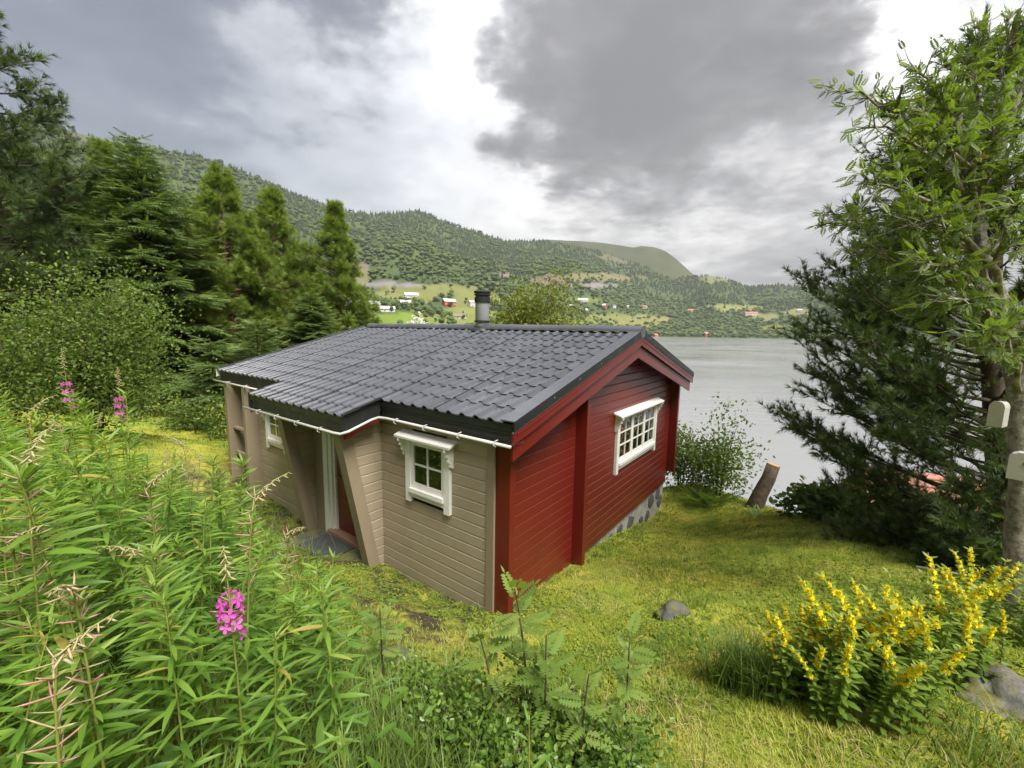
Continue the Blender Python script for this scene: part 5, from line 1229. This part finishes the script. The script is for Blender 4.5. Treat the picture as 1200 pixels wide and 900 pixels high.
def fireweed_object(base, H, lean, kind, seed, label, group=None, hero=False, nleaf=44, leafL=.125):
    d = fireweed(H, lean, kind, seed, hero, nleaf, leafL); e = tag(empty('fireweed', tuple(base)), label, 'fireweed', group)
    st = d['stem'].mesh('stem', FIRES, True); a_ = st.attributes.new('rnd', 'FLOAT', 'POINT'); a_.data.foreach_set('value', np.full(len(st.vertices), .5, np.float32)); new_obj('stem', st, e)
    P, D, sz, rn = d['leafdata']
    if hero:
        for q in range(len(P)):
            o = new_obj('leaf', HLEAF[q % 3], e); o.matrix_local = Matrix.LocRotScale(Vector(P[q]), orient(D[q]).to_quaternion(), Vector((sz[q],)*3))
    else:
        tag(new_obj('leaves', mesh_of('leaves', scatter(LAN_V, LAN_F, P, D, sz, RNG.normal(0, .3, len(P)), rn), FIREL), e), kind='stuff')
    if 'pods' in d: tag(new_obj('seed_pods', mesh_of('seed_pods', d['pods'], PODM), e), kind='stuff')
    if 'flowers' in d:
        P, D, sz = d['flowers']
        if hero:
            for q in range(len(P)):
                o = new_obj('flower', HFLO[q % 3], e); o.matrix_local = Matrix.LocRotScale(Vector(P[q]), orient(D[q]).to_quaternion(), Vector((sz[q],)*3))
        else: tag(new_obj('flowers', mesh_of('flowers', scatter(FLO_V, FLO_F, P, D, sz, None, RNG.random(len(P))), PETAL), e), kind='stuff')
    return e
def hero_fireweed(px, py, d, kind, seed, label, leanpx=0, **kw):
    """a plant whose tip stands at a surveyed point"""
    top = spot(px, py, d); ft = spot(px + leanpx, py, d); g = np.array([ft[0], ft[1], h1(ft[0], ft[1])])
    return fireweed_object(g, top[2] - g[2], (top[0] - g[0], top[1] - g[1]), kind, seed, label, hero=True, **kw)
hero_fireweed(262, 640, 1.50, 'bloom', 101, 'fireweed with magenta flower head in the middle of the left foreground', 8, nleaf=40)
hero_fireweed(300, 545, 1.75, 'pods', 102, 'tall fireweed with pink seed pods in front of the cabin porch', -34, nleaf=16)
hero_fireweed(24, 480, 1.25, 'pods', 103, 'leftmost tall fireweed spike with pale pods at the picture edge', -20, nleaf=30)
hero_fireweed(78, 640, 1.15, 'pods', 104, 'nodding fireweed spike with pink pods at the lower left', 16, nleaf=30)
hero_fireweed(158, 610, 1.55, 'pods', 105, 'fireweed spike with bent pale tip left of the magenta flower', 30, nleaf=30)
hero_fireweed(8, 590, 1.3, 'pods', 106, 'fireweed seed spike cut by the left picture edge', -10, nleaf=22)
hero_fireweed(72, 408, 4.3, 'bloom', 107, 'distant flowering fireweed in front of the hazel, left of two', 4, nleaf=30)
hero_fireweed(138, 430, 4.2, 'bloom', 108, 'distant flowering fireweed in front of the hazel, right of two', -6, nleaf=30)
hero_fireweed(214, 500, 3.3, 'pods', 109, 'slim fireweed spike standing before the yellow lawn', 2, nleaf=30)
hero_fireweed(338, 600, 2.2, 'pods', 110, 'short fireweed spike just left of the stone step', -14, nleaf=7)
hero_fireweed(60, 720, .95, 'pods', 111, 'nearest fireweed spike with pink pods at the bottom left', -30, nleaf=26)
# the crowd of leafy plants: a few kinds, copied
protos = []
for k in range(9):
    kind = ('leafy', 'leafy', 'pods', 'leafy', 'leafy', 'leafy', 'leafy', 'leafy', 'leafy')[k]
    protos.append((kind, fireweed(1.15, (RNG.normal(0, .12), RNG.normal(0, .12)), kind, 200 + k, nleaf=84, leafL=.135)))
pm = []
for kind, d in protos:
    P, D, sz, rn = d['leafdata']; st = d['stem'].mesh('stem', FIRES, True); a_ = st.attributes.new('rnd', 'FLOAT', 'POINT'); a_.data.foreach_set('value', np.full(len(st.vertices), .4, np.float32))
    pm.append((kind, st, mesh_of('leaves', scatter(LAN_V, LAN_F, P, D, sz, RNG.normal(0, .3, len(P)), rn), FIREL), mesh_of('seed_pods', d['pods'], PODM) if 'pods' in d else None))
def seen_at(x, y, z): px, py, d = project(np.array([[x, y, z]])); return float(px[0]), float(py[0]), float(d[0])
cnt = 0; tries = 0; taken = []
rg = np.random.default_rng(5)
while cnt < 190 and tries < 20000:
    tries += 1
    x = rg.uniform(-6.2, -.25); y = rg.uniform(.55, 6.2)
    lx, ly = (np.array([x, y]) - HC) @ HX, (np.array([x, y]) - HC) @ HY
    if ly > -1.75 or math.hypot(x, y) < 1.6: continue
    z = h1(x, y); px, py, d = seen_at(x, y, z)
    if px > 430 - 60*max(0, d - 1.6) or px < -120 or d < .5: continue
    if px > 330 and rg.random() < .6: continue
    if y > 3.9 and x > -3.2: continue
    sp = .145 + .022*d
    if any((x - a_)**2 + (y - b_)**2 < sp*sp for a_, b_ in taken): continue
    # lower plants towards the porch so that the step stays in view
    lim = 655 if px > 285 else 575 if px > 230 else (455 if px > 150 else 415)
    if 165 < px < 290 and d > 2.6: lim = 520
    hmax = (spot(px, lim, d)[2] - z); Hh = min(rg.uniform(.8, 1.5), hmax*rg.uniform(.8, 1))
    if Hh < .35: continue
    taken.append((x, y)); k = rg.integers(0, 9); kind, st, lv, pd = pm[k]
    e = tag(empty('fireweed', (x, y, z), rg.uniform(0, 6.28)), 'green fireweed stalk with a pale seed-pod tip in the thicket at left' if kind == 'pods' else 'plain leafy green fireweed stalk in the thicket at left', 'fireweed', 'fireweed thicket with pods' if kind == 'pods' else 'fireweed thicket, leafy stalks')
    s = Hh/1.15; e.scale = (.5 + .5*s, .5 + .5*s, s)
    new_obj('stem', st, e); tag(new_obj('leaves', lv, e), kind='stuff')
    if pd: tag(new_obj('seed_pods', pd, e), kind='stuff')
    cnt += 1

# ---- grasses (nobody could count these)
def blades(P, H, w, bend, rn, seg=3):
    """arching blades: P foot (n,3)"""
    n = len(P); a_ = RNG.uniform(0, 6.283, n); D = np.stack([np.cos(a_), np.sin(a_), np.zeros(n)], 1); S = np.stack([-np.sin(a_), np.cos(a_), np.zeros(n)], 1)
    V = []; 
    for k in range(seg):
        f = k/seg; c = P + np.array([0, 0, 1])*(H*f*(1 - .25*bend*f))[:, None] + D*(H*bend*f*f)[:, None]; ww = (w*(1 - .55*f))[:, None]
        V += [c - S*ww, c + S*ww]
    V.append(P + np.array([0, 0, 1])*(H*(1 - .25*bend))[:, None] + D*(H*bend)[:, None])
    V = np.stack(V, 1); m = 2*seg + 1; F = []
    for k in range(seg - 1): o = 2*k; F += [(o, o+1, o+3), (o, o+3, o+2)]
    F.append((2*seg - 2, 2*seg - 1, 2*seg)); F = np.array(F)
    return V.reshape(-1, 3), (F[None] + (np.arange(n)*m)[:, None, None]).reshape(-1, 3), np.repeat(rn, m)
def on_ground(x, y): return np.stack([x, y, height(x, y) - .01], 1)
def local_xy(x, y): q = np.stack([x - HC[0], y - HC[1]], 1); return q @ HX, q @ HY
# tall grass: clumps in the near middle and between the fireweed
xs, ys, hs = [], [], []
for cx0, cy0, r_, n_, h_ in ((-.35, 1.55, .35, 900, .42), (-.75, 1.7, .4, 900, .40), (-.55, 2.1, .4, 800, .36), (.05, 1.35, .3, 600, .40), (-1.2, 1.4, .5, 1100, .45), (-1.9, 2.4, .8, 1400, .40), (-3.0, 3.2, 1.0, 1500, .42), (-2.6, 1.6, .8, 1200, .45), (-1.3, 2.6, .5, 700, .34), (-4.4, 4.2, 1.2, 1500, .45), (-.9, 1.0, .4, 700, .45), (1.62, 2.75, .13, 420, .42), (1.75, 2.6, .12, 320, .40), (.55, 1.35, .3, 350, .3), (1.0, 1.6, .35, 300, .22), (2.6, 1.9, .35, 350, .25), (-3.6, 5.0, .9, 1100, .40), (-5.2, 6.6, 1.2, 1200, .4), *[(*hxy(.12 + .05*(q % 2), .3 + q*.42), .16, 60, .14) for q in range(15)], *[(*hxy(-.3 - q*.45, -.12), .15, 45, .12) for q in range(4)], (1.75, 4.2, .2, 90, .12), (2.05, 4.15, .15, 70, .12), (3.3, 5.2, .5, 160, .13), (2.6, 6.4, .5, 140, .12), (1.4, 3.4, .4, 200, .14), (3.9, 3.6, .6, 240, .16), (4.6, 6.3, .6, 180, .14)):
    q = RNG.normal(0, .55, (n_, 2))*r_; xs.append(cx0 + q[:, 0]); ys.append(cy0 + q[:, 1]); hs.append(RNG.uniform(.5, 1.1, n_)*h_)
xs, ys, hs = map(np.concatenate, (xs, ys, hs))
rn = np.clip(vnoise(np.stack([xs, ys], 1), 2.0, 91, 3)*.7 + RNG.normal(.05, .18, len(xs)), 0, 1)
V, F, rr_ = blades(on_ground(xs, ys), hs, RNG.uniform(.0022, .0050, len(xs)), RNG.uniform(.15, .85, len(xs)), rn)
tag(new_obj('tall_grass', mesh_np('tall_grass', V, F, GRASSM, True, rr_)), 'long arching green grass among the foreground plants', 'grass', kind='stuff')
# undergrowth of small leaves beneath the fireweed
n = 10000; x = RNG.uniform(-6.5, .2, n); y = RNG.uniform(.6, 7, n); lx, ly = local_xy(x, y); k = (ly < -1.35) & (np.hypot(x, y) > .8) & ((x < -.9) | (y < 2.2)); x, y = x[k], y[k]
P = on_ground(x, y); P[:, 2] += RNG.random(len(x))**1.5*.42; D = RNG.normal(0, 1, (len(x), 3)); D[:, 2] = np.abs(D[:, 2])*.5
V, F, rr_ = scatter(LANW_V, LANW_F, P, D, RNG.uniform(.05, .13, len(x)), RNG.normal(0, .4, len(x)), np.clip(vnoise(P[:, :2], 1.5, 95, 3)*.8, 0, 1))
tag(new_obj('undergrowth', mesh_np('undergrowth', V, F, FIREL, True, rr_)), 'leafy green undergrowth between the fireweed stalks at left', 'undergrowth', kind='stuff')
# lawn: short blades, thinning with distance
def lawn_points(n, r0, r1, a0, a1):
    rr = np.exp(RNG.uniform(math.log(r0), math.log(r1), n)); a_ = RNG.uniform(R(a0), R(a1), n); x, y = rr*np.sin(a_), rr*np.cos(a_); lx, ly = local_xy(x, y)
    k = ~((lx < .02) & (lx > -7.3) & (ly > -.02) & (ly < 6.7)) & ~((lx > -3.9) & (lx < -2.3) & (ly > -.8) & (ly < 0))
    return x[k], y[k]
x, y = lawn_points(240000, 1.5, 18, -46, 56)
lx, ly = local_xy(x, y); z = height(x, y)
br = sstep(-2.0, -1.0, ly)*(1 - sstep(0.1, 0.9, lx))*(1 - sstep(.2, .6, ly))*sstep(-8.2, -7.2, lx)
thin_ = vnoise(np.stack([x, y], 1), 2.2, 97, 4)
k = (z > -6.5) & (RNG.random(len(x)) > br*.72) & (thin_ + RNG.random(len(x))*.5 > .50); x, y, z, thin_ = x[k], y[k], z[k], thin_[k]
P = np.stack([x, y, z - .004], 1); d_ = np.hypot(x, y)
rn = np.clip((vnoise(P[:, :2], 1.3, 101, 5, .6) - .5)*3.0 + .47 + RNG.normal(0, .16, len(x)), 0, 1)
V, F, rr_ = blades(P, RNG.uniform(.020, .060, len(x))*(.7 + .7*thin_), .0016 + .0007*d_, RNG.uniform(.2, 1.1, len(x)), rn, 1)
tag(new_obj('lawn_grass', mesh_np('lawn_grass', V, F, LAWNM, True, rr_)), 'short mossy yellow-green grass of the lawn around the cabin', 'grass', kind='stuff')
# clover and moss cushions
x, y = lawn_points(60000, 1.6, 12, -35, 56); z = height(x, y); mk = vnoise(np.stack([x, y], 1), 1.4, 111, 4); k = (z > -6) & (mk > .47); x, y, z, mk = x[k], y[k], z[k], mk[k]
P = np.stack([x, y, z + RNG.uniform(0, .022, len(x))], 1); D = RNG.normal(0, 1, (len(x), 3)); D[:, 2] = np.abs(D[:, 2])*.3
V, F, rr_ = scatter(LEAF_V*np.array([1.6, 1, 1]), LEAF_F, P, D, RNG.uniform(.016, .030, len(x))*(.8 + .09*np.hypot(x, y)), None, np.clip(mk*1.0 - .42, 0, 1), .12)
tag(new_obj('ground_cover', mesh_np('ground_cover', V, F, LAWNM, True, rr_)), 'tiny clover and moss leaves covering the lawn', 'ground cover', kind='stuff')
# dry straw lying in patches
n = 1800; cxy = np.array([(1.6, 1.75), (2.1, 1.65), (.95, 2.4), (1.0, 2.9), (2.4, 1.8), (1.25, 1.5), (2.9, 1.9), (-.6, 3.1), (1.0, 4.6), (1.7, 5.6)]); q = cxy[RNG.integers(0, len(cxy), n)] + RNG.normal(0, .24, (n, 2))
P = on_ground(q[:, 0], q[:, 1]); P[:, 2] += .012
V, F, rr_ = blades(P, RNG.uniform(.03, .09, n), np.full(n, .0016), RNG.uniform(1.2, 3.0, n), RNG.random(n), 2)
tag(new_obj('dry_straw', mesh_np('dry_straw', V, F, STRAW, True, rr_)), 'dry straw and dead grass in patches on the lawn', 'straw', kind='stuff')

# ---- bilberry shrubs low in the middle
for k, (px, py, d, hh, rr, lab) in enumerate(((560, 840, 2.0, .42, .30, 'dark green bilberry shrub at the bottom centre, left of the rowan shoots'), (655, 830, 2.05, .42, .30, 'dark green bilberry shrub at the bottom centre under the rowan shoots'), (700, 860, 1.9, .34, .22, 'rightmost dark bilberry shrub at the bottom of the picture'), (500, 800, 2.3, .30, .24, 'small bilberry shrub behind the long grass'), (610, 885, 1.65, .34, .26, 'bilberry shrub nearest the camera at the bottom edge'))):
    s = spot(px, py, d); b_ = (s[0], s[1], h1(s[0], s[1])); leafy('bilberry_shrub', b_, hh*1.15, rr*1.15, 4200, .031, BILB, lab, 300 + k, 'shrub', 12, zlow=0.0, tV=OVAL_V, tF=OVAL_F, clump=.20)
# ---- rowan shoots: every leaf is a part
def fine_pinnate():
    V, F = [], []
    for k in range(7):
        y = .18 + k*.115; L_ = .36 - .035*abs(k - 2.5)
        for s in (-1, 1):
            ax = np.array([s*.93, .34, -.10]); sd = np.array([-s*.34, .93, 0]); b = np.array([0, y, -.12*y*y]); o = len(V)
            for a_, w in ((0, 0), (.25, .055), (.6, .062), (1, 0)):
                V += ([b + ax*L_*a_] if w == 0 else [b + ax*L_*a_ + sd*w, b + ax*L_*a_ - sd*w])
            F += [(o, o+1, o+2), (o+1, o+3, o+4), (o+1, o+4, o+2), (o+3, o+5, o+4)]
    o = len(V); V += [np.array(p) for p in ((0, .95, -.11), (.06, 1.08, -.12), (0, 1.28, -.16), (-.06, 1.08, -.12), (-.01, 0, 0), (.01, 0, 0))]; F += [(o, o+1, o+2), (o, o+2, o+3), (o+4, o+5, o)]
    return np.array(V), np.array(F)
FP_V, FP_F = fine_pinnate()
SHOOTL = leaf_mat('rowan_shoot_leaves', [(0, (.105, .170, .030)), (0.5, (.165, .245, .050)), (1, (.25, .31, .075))], .45, .5, .3)
RLEAF = [mesh_np('leaf', FP_V, FP_F, SHOOTL, False, np.full(len(FP_V), q)) for q in (.3, .55, .8)]
FERNL = None
def rowan_shoot(px, py, d, basepx, label, seed, nl=12, L_=.20, name='rowan_shoot', cat='sapling'):
    L_ *= .80; nl = int(nl*1.6)
    rg = np.random.default_rng(seed); top = spot(px, py, d); g = spot(basepx, py + 60, d); g = np.array([g[0], g[1], h1(g[0], g[1])]); H = top[2] - g[2]
    e = tag(empty(name, tuple(g)), label, cat, 'rowan shoots in the grass'); C_ = bezier(np.zeros(3), np.array([0, 0, H*.6]), top - g, 14)
    st = MB().tube([np.array([0, 0, -.1])] + list(C_), list(np.linspace(.008, .003, 15)), 6).mesh('stem', BARK, True); new_obj('stem', st, e)
    for q in range(nl):
        s = .25 + .75*q/(nl - 1); P = C_[min(13, int(s*13))]; a_ = q*2.4 + rg.normal(0, .3); up = .15 + .9*(s > .93) + .4*(s - .4)
        D = unit(np.array([math.cos(a_), math.sin(a_), up])); o = new_obj('leaf', RLEAF[q % 3], e); z_ = L_*rg.uniform(.75, 1.1)
        o.matrix_local = Matrix.LocRotScale(Vector(P), orient(D).to_quaternion(), Vector((z_, z_, z_)))
rowan_shoot(603, 690, 2.15, 622, 'tallest rowan shoot, in front of the cabin corner', 1, 15, .20)
rowan_shoot(640, 745, 2.0, 640, 'rowan shoot among the bilberries right of the tallest', 2, 12, .19)
rowan_shoot(560, 740, 2.1, 585, 'rowan shoot left of the tallest, over the bilberries', 3, 11, .18)
rowan_shoot(445, 712, 2.6, 448, 'rowan shoot before the tan wall, near the dark ledge', 4, 9, .18)
rowan_shoot(738, 745, 2.4, 735, 'rowan shoot on the lawn, rightmost of the shoots', 5, 11, .18)
rowan_shoot(690, 790, 1.9, 680, 'low rowan shoot beside the rightmost bilberry', 6, 9, .17)
# ---- leafy young fireweed right at the bottom edge
for k, (px, py, d, lab) in enumerate(((712/1.0, 0, 0, ''),)[:0]): pass
for k, (px, py, d, lab) in enumerate(((620, 838, 1.45, 'young leafy fireweed at the bottom edge right of the long grass'), (400, 845, 1.35, 'young leafy fireweed at the bottom edge by the dark stalk'))):
    hero_fireweed(px, py, d, 'leafy', 400 + k, lab, 4, nleaf=22)
# ---- ferns
FR_V, FR_F = [], []
for k in range(15):
    y = .12 + k*.06; L_ = .26*(1 - (k/15.)**1.6) + .02
    for s in (-1, 1):
        o = len(FR_V); b = np.array([0, y, -.35*y*y]); ax = np.array([s*.96, .25, -.08]); FR_V += [b - [0, .02, 0], b + ax*L_*.5 + np.array([0, .028, 0]), b + ax*L_, b + ax*L_*.5 - np.array([0, .024, 0])]; FR_F += [(o, o+1, o+2), (o, o+2, o+3)]
FR_V, FR_F = np.array(FR_V), np.array(FR_F); FROND = mesh_np('frond', FR_V, FR_F, SHOOTL, False, np.full(len(FR_V), .45))
def fern(px, py, d, n_, L_, label, seed):
    rg = np.random.default_rng(seed); s = spot(px, py, d); g = (s[0], s[1], h1(s[0], s[1])); e = tag(empty('fern', g), label, 'fern', 'ferns')
    for q in range(n_):
        a_ = 6.283*q/n_ + rg.normal(0, .2); D = unit(np.array([math.cos(a_), math.sin(a_), rg.uniform(.7, 1.3)])); z_ = L_*rg.uniform(.8, 1.15)
        o = new_obj('frond', FROND, e); o.matrix_local = Matrix.LocRotScale(Vector((0, 0, 0)), orient(D).to_quaternion(), Vector((z_, z_, z_)))
fern(820, 568, 10.3, 9, .8, 'fern on the brow in front of the saplings', 1); fern(838, 578, 10.0, 9, .7, 'second fern on the brow, nearer the stump', 2); fern(120, 600, 2.6, 9, .7, 'feathery fern among the fireweed at left', 3)
fern(60, 560, 3.0, 9, .7, 'fern at the left edge under the fireweed', 4); fern(885, 598, 8.9, 8, .5, 'small fern at the foot of the stump', 5)

# ---- yellow loosestrife clump
def loose_stem(H, seed):
    rg = np.random.default_rng(seed); C_ = bezier(np.zeros(3), np.array([rg.normal(0, .03), rg.normal(0, .03), H*.6]), np.array([rg.normal(0, .17), rg.normal(0, .17), H]), 18)
    st = MB().tube([np.array([0, 0, -.1])] + list(C_), list(np.linspace(.006, .002, 19)), 5).mesh('stem', FIRES, True); a_ = st.attributes.new('rnd', 'FLOAT', 'POINT'); a_.data.foreach_set('value', np.full(len(st.vertices), .4, np.float32))
    P, D, S = [], [], []
    for k, s in enumerate(np.linspace(.08, .97, 17)):
        for q in range(3): a2 = q*2.094 + k*1.05; P.append(C_[min(17, int(s*17))]); D.append((math.cos(a2), math.sin(a2), .35 + .5*(s > .85))); S.append(.115*(1 - .55*s)*rg.uniform(.85, 1.2))
    lv = mesh_of('leaves', scatter(LANW_V*np.array([1.25, 1, 1]), LANW_F, np.array(P), np.array(D), np.array(S), None, np.linspace(.15, .85, len(P))), LOOSEL)
    P, D = [], []
    for k, s in enumerate(np.linspace(.60, .96, 9)):
        for q in range(rg.integers(4, 8)): a2 = rg.uniform(0, 6.28); d = np.array([math.cos(a2), math.sin(a2), .35]); P.append(C_[min(17, int(s*17))] + d*rg.uniform(.015, .04)*(1.3 - s)); D.append(d)
    fl = mesh_of('flowers', scatter(FL5_V, FL5_F, np.array(P), np.array(D), rg.uniform(.013, .019, len(P)), None, rg.random(len(P))), YEL)
    return st, lv, fl
LS = [loose_stem(.72, 500 + k) for k in range(6)]
def clump(name, cpx, cpy, cd, n_, spread, label, seed, hh=1.0):
    rg = np.random.default_rng(seed); c = spot(cpx, cpy, cd); g = np.array([c[0], c[1], h1(c[0], c[1])]); e = tag(empty(name, tuple(g)), label, 'flowers')
    for q in range(n_):
        r_ = spread*math.sqrt(rg.random()); a_ = rg.uniform(0, 6.28); x, y = g[0] + r_*math.cos(a_)*1.0, g[1] + r_*math.sin(a_)*.8; st, lv, fl = LS[rg.integers(0, 6)]
        s = rg.uniform(.72, 1.12)*hh*(1.05 - .25*r_/spread)
        o = new_obj('flower_stem', st, e, (x - g[0], y - g[1], h1(x, y) - g[2]), (0, 0, rg.uniform(0, 6.28))); o.scale = (s, s, s)
        tag(new_obj('leaves', lv, o), kind='stuff')
        if rg.random() < .8: tag(new_obj('flowers', fl, o), kind='stuff')
clump('yellow_loosestrife', 990, 800, 2.75, 64, .46, 'thick clump of yellow loosestrife on the lawn, nearest clump', 1, .98)
clump('yellow_loosestrife', 1085, 770, 3.0, 40, .42, 'clump of yellow loosestrife right of the nearest clump', 2, .88)
clump('yellow_loosestrife', 1165, 745, 3.35, 24, .40, 'sparser yellow loosestrife by the foot of the rowan', 3, .85)

# ------------------------------------------------------------------ rocks, stump, boxes and the neighbour's house
def rock(px, py, d, size, label, mat, seed, sink=.4, flat=(1, 1, .7), name='rock'):
    import bmesh
    rg = np.random.default_rng(seed); s = spot(px, py, d); g = (s[0], s[1], h1(s[0], s[1]) - size*sink*.4)
    bm = bmesh.new(); bmesh.ops.create_icosphere(bm, subdivisions=4, radius=1.0); me = bpy.data.meshes.new(name)
    for v in bm.verts:
        c = np.array(v.co); k = 1.0
        for f_, a_ in ((1.3, .28), (2.9, .14), (6.1, .06), (13, .03)): k += a_*math.sin(c[0]*f_*2 + seed)*math.sin(c[1]*f_*2.3 + seed*2)*math.cos(c[2]*f_*1.9 + seed*3)
        for pn in range(10):
            nrm = unit(np.random.default_rng(seed*10 + pn).normal(0, 1, 3)); t_ = c @ nrm
            if t_ > .70: k *= .70/t_
        v.co = Vector(c*k*size*np.array(flat))
    bm.to_mesh(me); bm.free(); me.materials.append(mat); me.polygons.foreach_set('use_smooth', [True]*len(me.polygons)); me.update()
    tag(new_obj(name, me, None, g, (0, 0, rg.uniform(0, 6))), label, 'rock')
rock(797, 708, 4.35, .24, 'mossy grey rock lying alone on the lawn', LEDGE, 1, .7)
rock(1190, 815, 2.55, .27, 'big grey rock at the right edge below the yellow flowers', MROCK, 2, .3, (1.2, 1, .6))
rock(395, 742, 3.0, .16, 'small dark wet rock in front of the tan wall, left one', LEDGE, 3)
rock(470, 735, 3.45, .26, 'flat dark rock ledge in the moss below the tan wall', LEDGE, 4, .9, (1.5, 1, .35))
rock(430, 700, 3.9, .22, 'flat mossy ledge close to the raked porch post', LEDGE, 5, .9, (1.3, 1, .35))
rock(312, 600, 5.2, .14, 'pale stone by the wall left of the porch', MROCK, 6); rock(322, 612, 5.0, .10, 'smaller pale stone left of the stone step', MROCK, 7)
rock(702, 800, 2.35, .07, 'small white stone beside the bilberries', MROCK, 8); rock(712, 818, 2.25, .14, 'dark stone half buried right of the bilberries', LEDGE, 9)
rock(415, 790, 2.5, .15, 'dark stone among grass at the bottom left of centre', LEDGE, 10)
# stump
sb = spot(884, 600, 9.6); sz0 = h1(sb[0], sb[1]); e = tag(empty('tree_stump', (sb[0], sb[1], sz0)), 'leaning bare tree stump on the brow with an orange cut top', 'stump')
pts = [np.array(q) for q in ((-.05, 0, -.3), (0, 0, 0), (.10, 0, .32), (.26, .02, .66), (.34, .02, .98))]; rs_ = [.20, .18, .155, .142, .135]
MB().tube(pts, rs_, 14).build('trunk', stone_mat('stump_bark', (.03, .022, .016), (.15, .115, .08), None, 9), e, True)
top = pts[-1]; dn = unit(pts[-1] - pts[-2]); m_, t_, b__ = bsdf_mat('cut_wood', (.50, .24, .10), .8, .2); t_.links.new(ramp_node(t_, noise_node(t_, 9, 4, .6), [(.3, (.36, .15, .06)), (.7, (.60, .33, .15))]), b__.inputs['Base Color'])
MB().tube([top - dn*.0, top + dn*.012], [.122, .118], 14).build('cut_face', m_, e)
# nest boxes on the rowan
BOXM = paint('weathered_box', (.30, .295, .27), .75, .12, (3, 3, 9), (.17, .165, .13))
def nest_box(px, py, d, w, h, turn, hole, label):
    p = spot(px, py, d); e = tag(empty('nest_box', (p[0], p[1], p[2] - h/2), R(turn)), label, 'nest box', 'nest boxes on the rowan trunk')
    prof = [(-w/2, 0), (w/2, 0), (w/2, h*.80), (w*.40, h*.92), (w*.22, h), (-w*.22, h), (-w*.40, h*.92), (-w/2, h*.80)]
    MB().prism(prof, (0, -.075, 0), (0, .06, 0), (1, 0, 0), (0, 0, 1)).build('body', BOXM, e)
    MB().prism([(u*1.06, v*1.0 + (0 if v < h*.7 else .008)) for u, v in prof], (0, -.088, 0), (0, -.076, 0), (1, 0, 0), (0, 0, 1)).build('front_plate', BOXM, e)
    if hole: MB().lathe([(0, 0), (.016, 0), (.016, .004), (0, .0041)], 12).build('hole_disc', UNLIT, e, False, (0, -.089, h*.66), (R(90), 0, 0))  # flat disc, the shade inside the hole is put into its colour
    MB().bbox(-.03, .03, .061, .085, h*.1, h*.9, .004).build('mount_plate', TANP, e)
nest_box(1171, 485, 3.52, .085, .205, -62, False, 'upper grey nest box on the rowan trunk, seen from its side')
nest_box(1201, 546, 3.50, .18, .22, -48, True, 'lower pale nest box with a round hole at the right edge')
# neighbour's house below the brow
nb_ = spot(1185, 600, 14.0); gz0 = h1(nb_[0], nb_[1]); zrf = spot(1130, 640, 14.0)[2]
e = tag(empty('house', (nb_[0], nb_[1], gz0), R(-25)), 'neighbouring house with salmon tiled roof glimpsed behind the pine', 'house')
zt = zrf - gz0; MB().box(-3.4, 3.4, -1.4, 3.6, -1, zt + .05).build('wall', plain((.42, .16, .11)), e)
SAL = plain((.36, .16, .11)); rfb = MB().hexa([(-3.8, -1.9, zt - .2), (3.8, -1.9, zt - .2), (3.8, 1.1, zt + 1.75), (-3.8, 1.1, zt + 1.75), (-3.8, -1.9, zt - .1), (3.8, -1.9, zt - .1), (3.8, 1.1, zt + 1.85), (-3.8, 1.1, zt + 1.85)])
rfb.hexa([(-3.8, 1.1, zt + 1.75), (3.8, 1.1, zt + 1.75), (3.8, 4.1, zt - .2), (-3.8, 4.1, zt - .2), (-3.8, 1.1, zt + 1.85), (3.8, 1.1, zt + 1.85), (3.8, 4.1, zt - .1), (-3.8, 4.1, zt - .1)])
rf = rfb.build('roof', SAL, e)
me = MB().tube([(-3.8, 0, 0), (3.8, 0, 0)], .05, 6).mesh('tile_course', SAL, True)
for k in range(9): f = (k + .3)/9; new_obj('tile_course', me, rf, (0, -1.9 + 3.0*f, zt - .1 + 1.95*f))
MB().box(1.2, 1.7, .9, 1.4, zt + 1.6, zt + 2.5).build('chimney', plain((.35, .2, .16)), rf)
for x in (-2.2, 0, 2.2): w_ = MB().box(x - .5, x + .5, -1.46, -1.41, zt - 1.6, zt - .6).build('window', plain((.75, .75, .72)), e); MB().box(x - .4, x + .4, -1.48, -1.462, zt - 1.5, zt - .7).build('pane', WIN, w_)
# grey hose in the grass at right
hp = [spot(*q) for q in ((1070, 690, 5.3), (1100, 686, 5.2), (1135, 690, 5.1), (1165, 688, 5.0), (1200, 694, 4.8))]
hp = [np.array([q[0], q[1], h1(q[0], q[1]) + .03]) for q in hp]; c = hp[0].copy()
tag(MB().tube([q - c for q in hp], .014, 6).build('garden_hose', GUTTER, None, True, tuple(c)), 'grey hose lying along the edge of the lawn by the rowan', 'hose')
# ------------------------------------------------------------------ thin summer haze over the fjord
hm = bpy.data.materials.new('haze_air'); hm.use_nodes = True; t = hm.node_tree; t.nodes.clear()
pv = t.nodes.new('ShaderNodeVolumePrincipled'); pv.inputs['Color'].default_value = (.93, .95, 1.0, 1); pv.inputs['Density'].default_value = 0.00013; pv.inputs['Anisotropy'].default_value = 0.2
o_ = t.nodes.new('ShaderNodeOutputMaterial'); t.links.new(pv.outputs[0], o_.inputs['Volume'])
hz = MB().box(-3700, 3700, -3700, 3700, float(gz.min()) - 3, 760).build('haze', hm); tag(hz, 'thin pale haze in the air over the fjord', 'haze', kind='stuff')
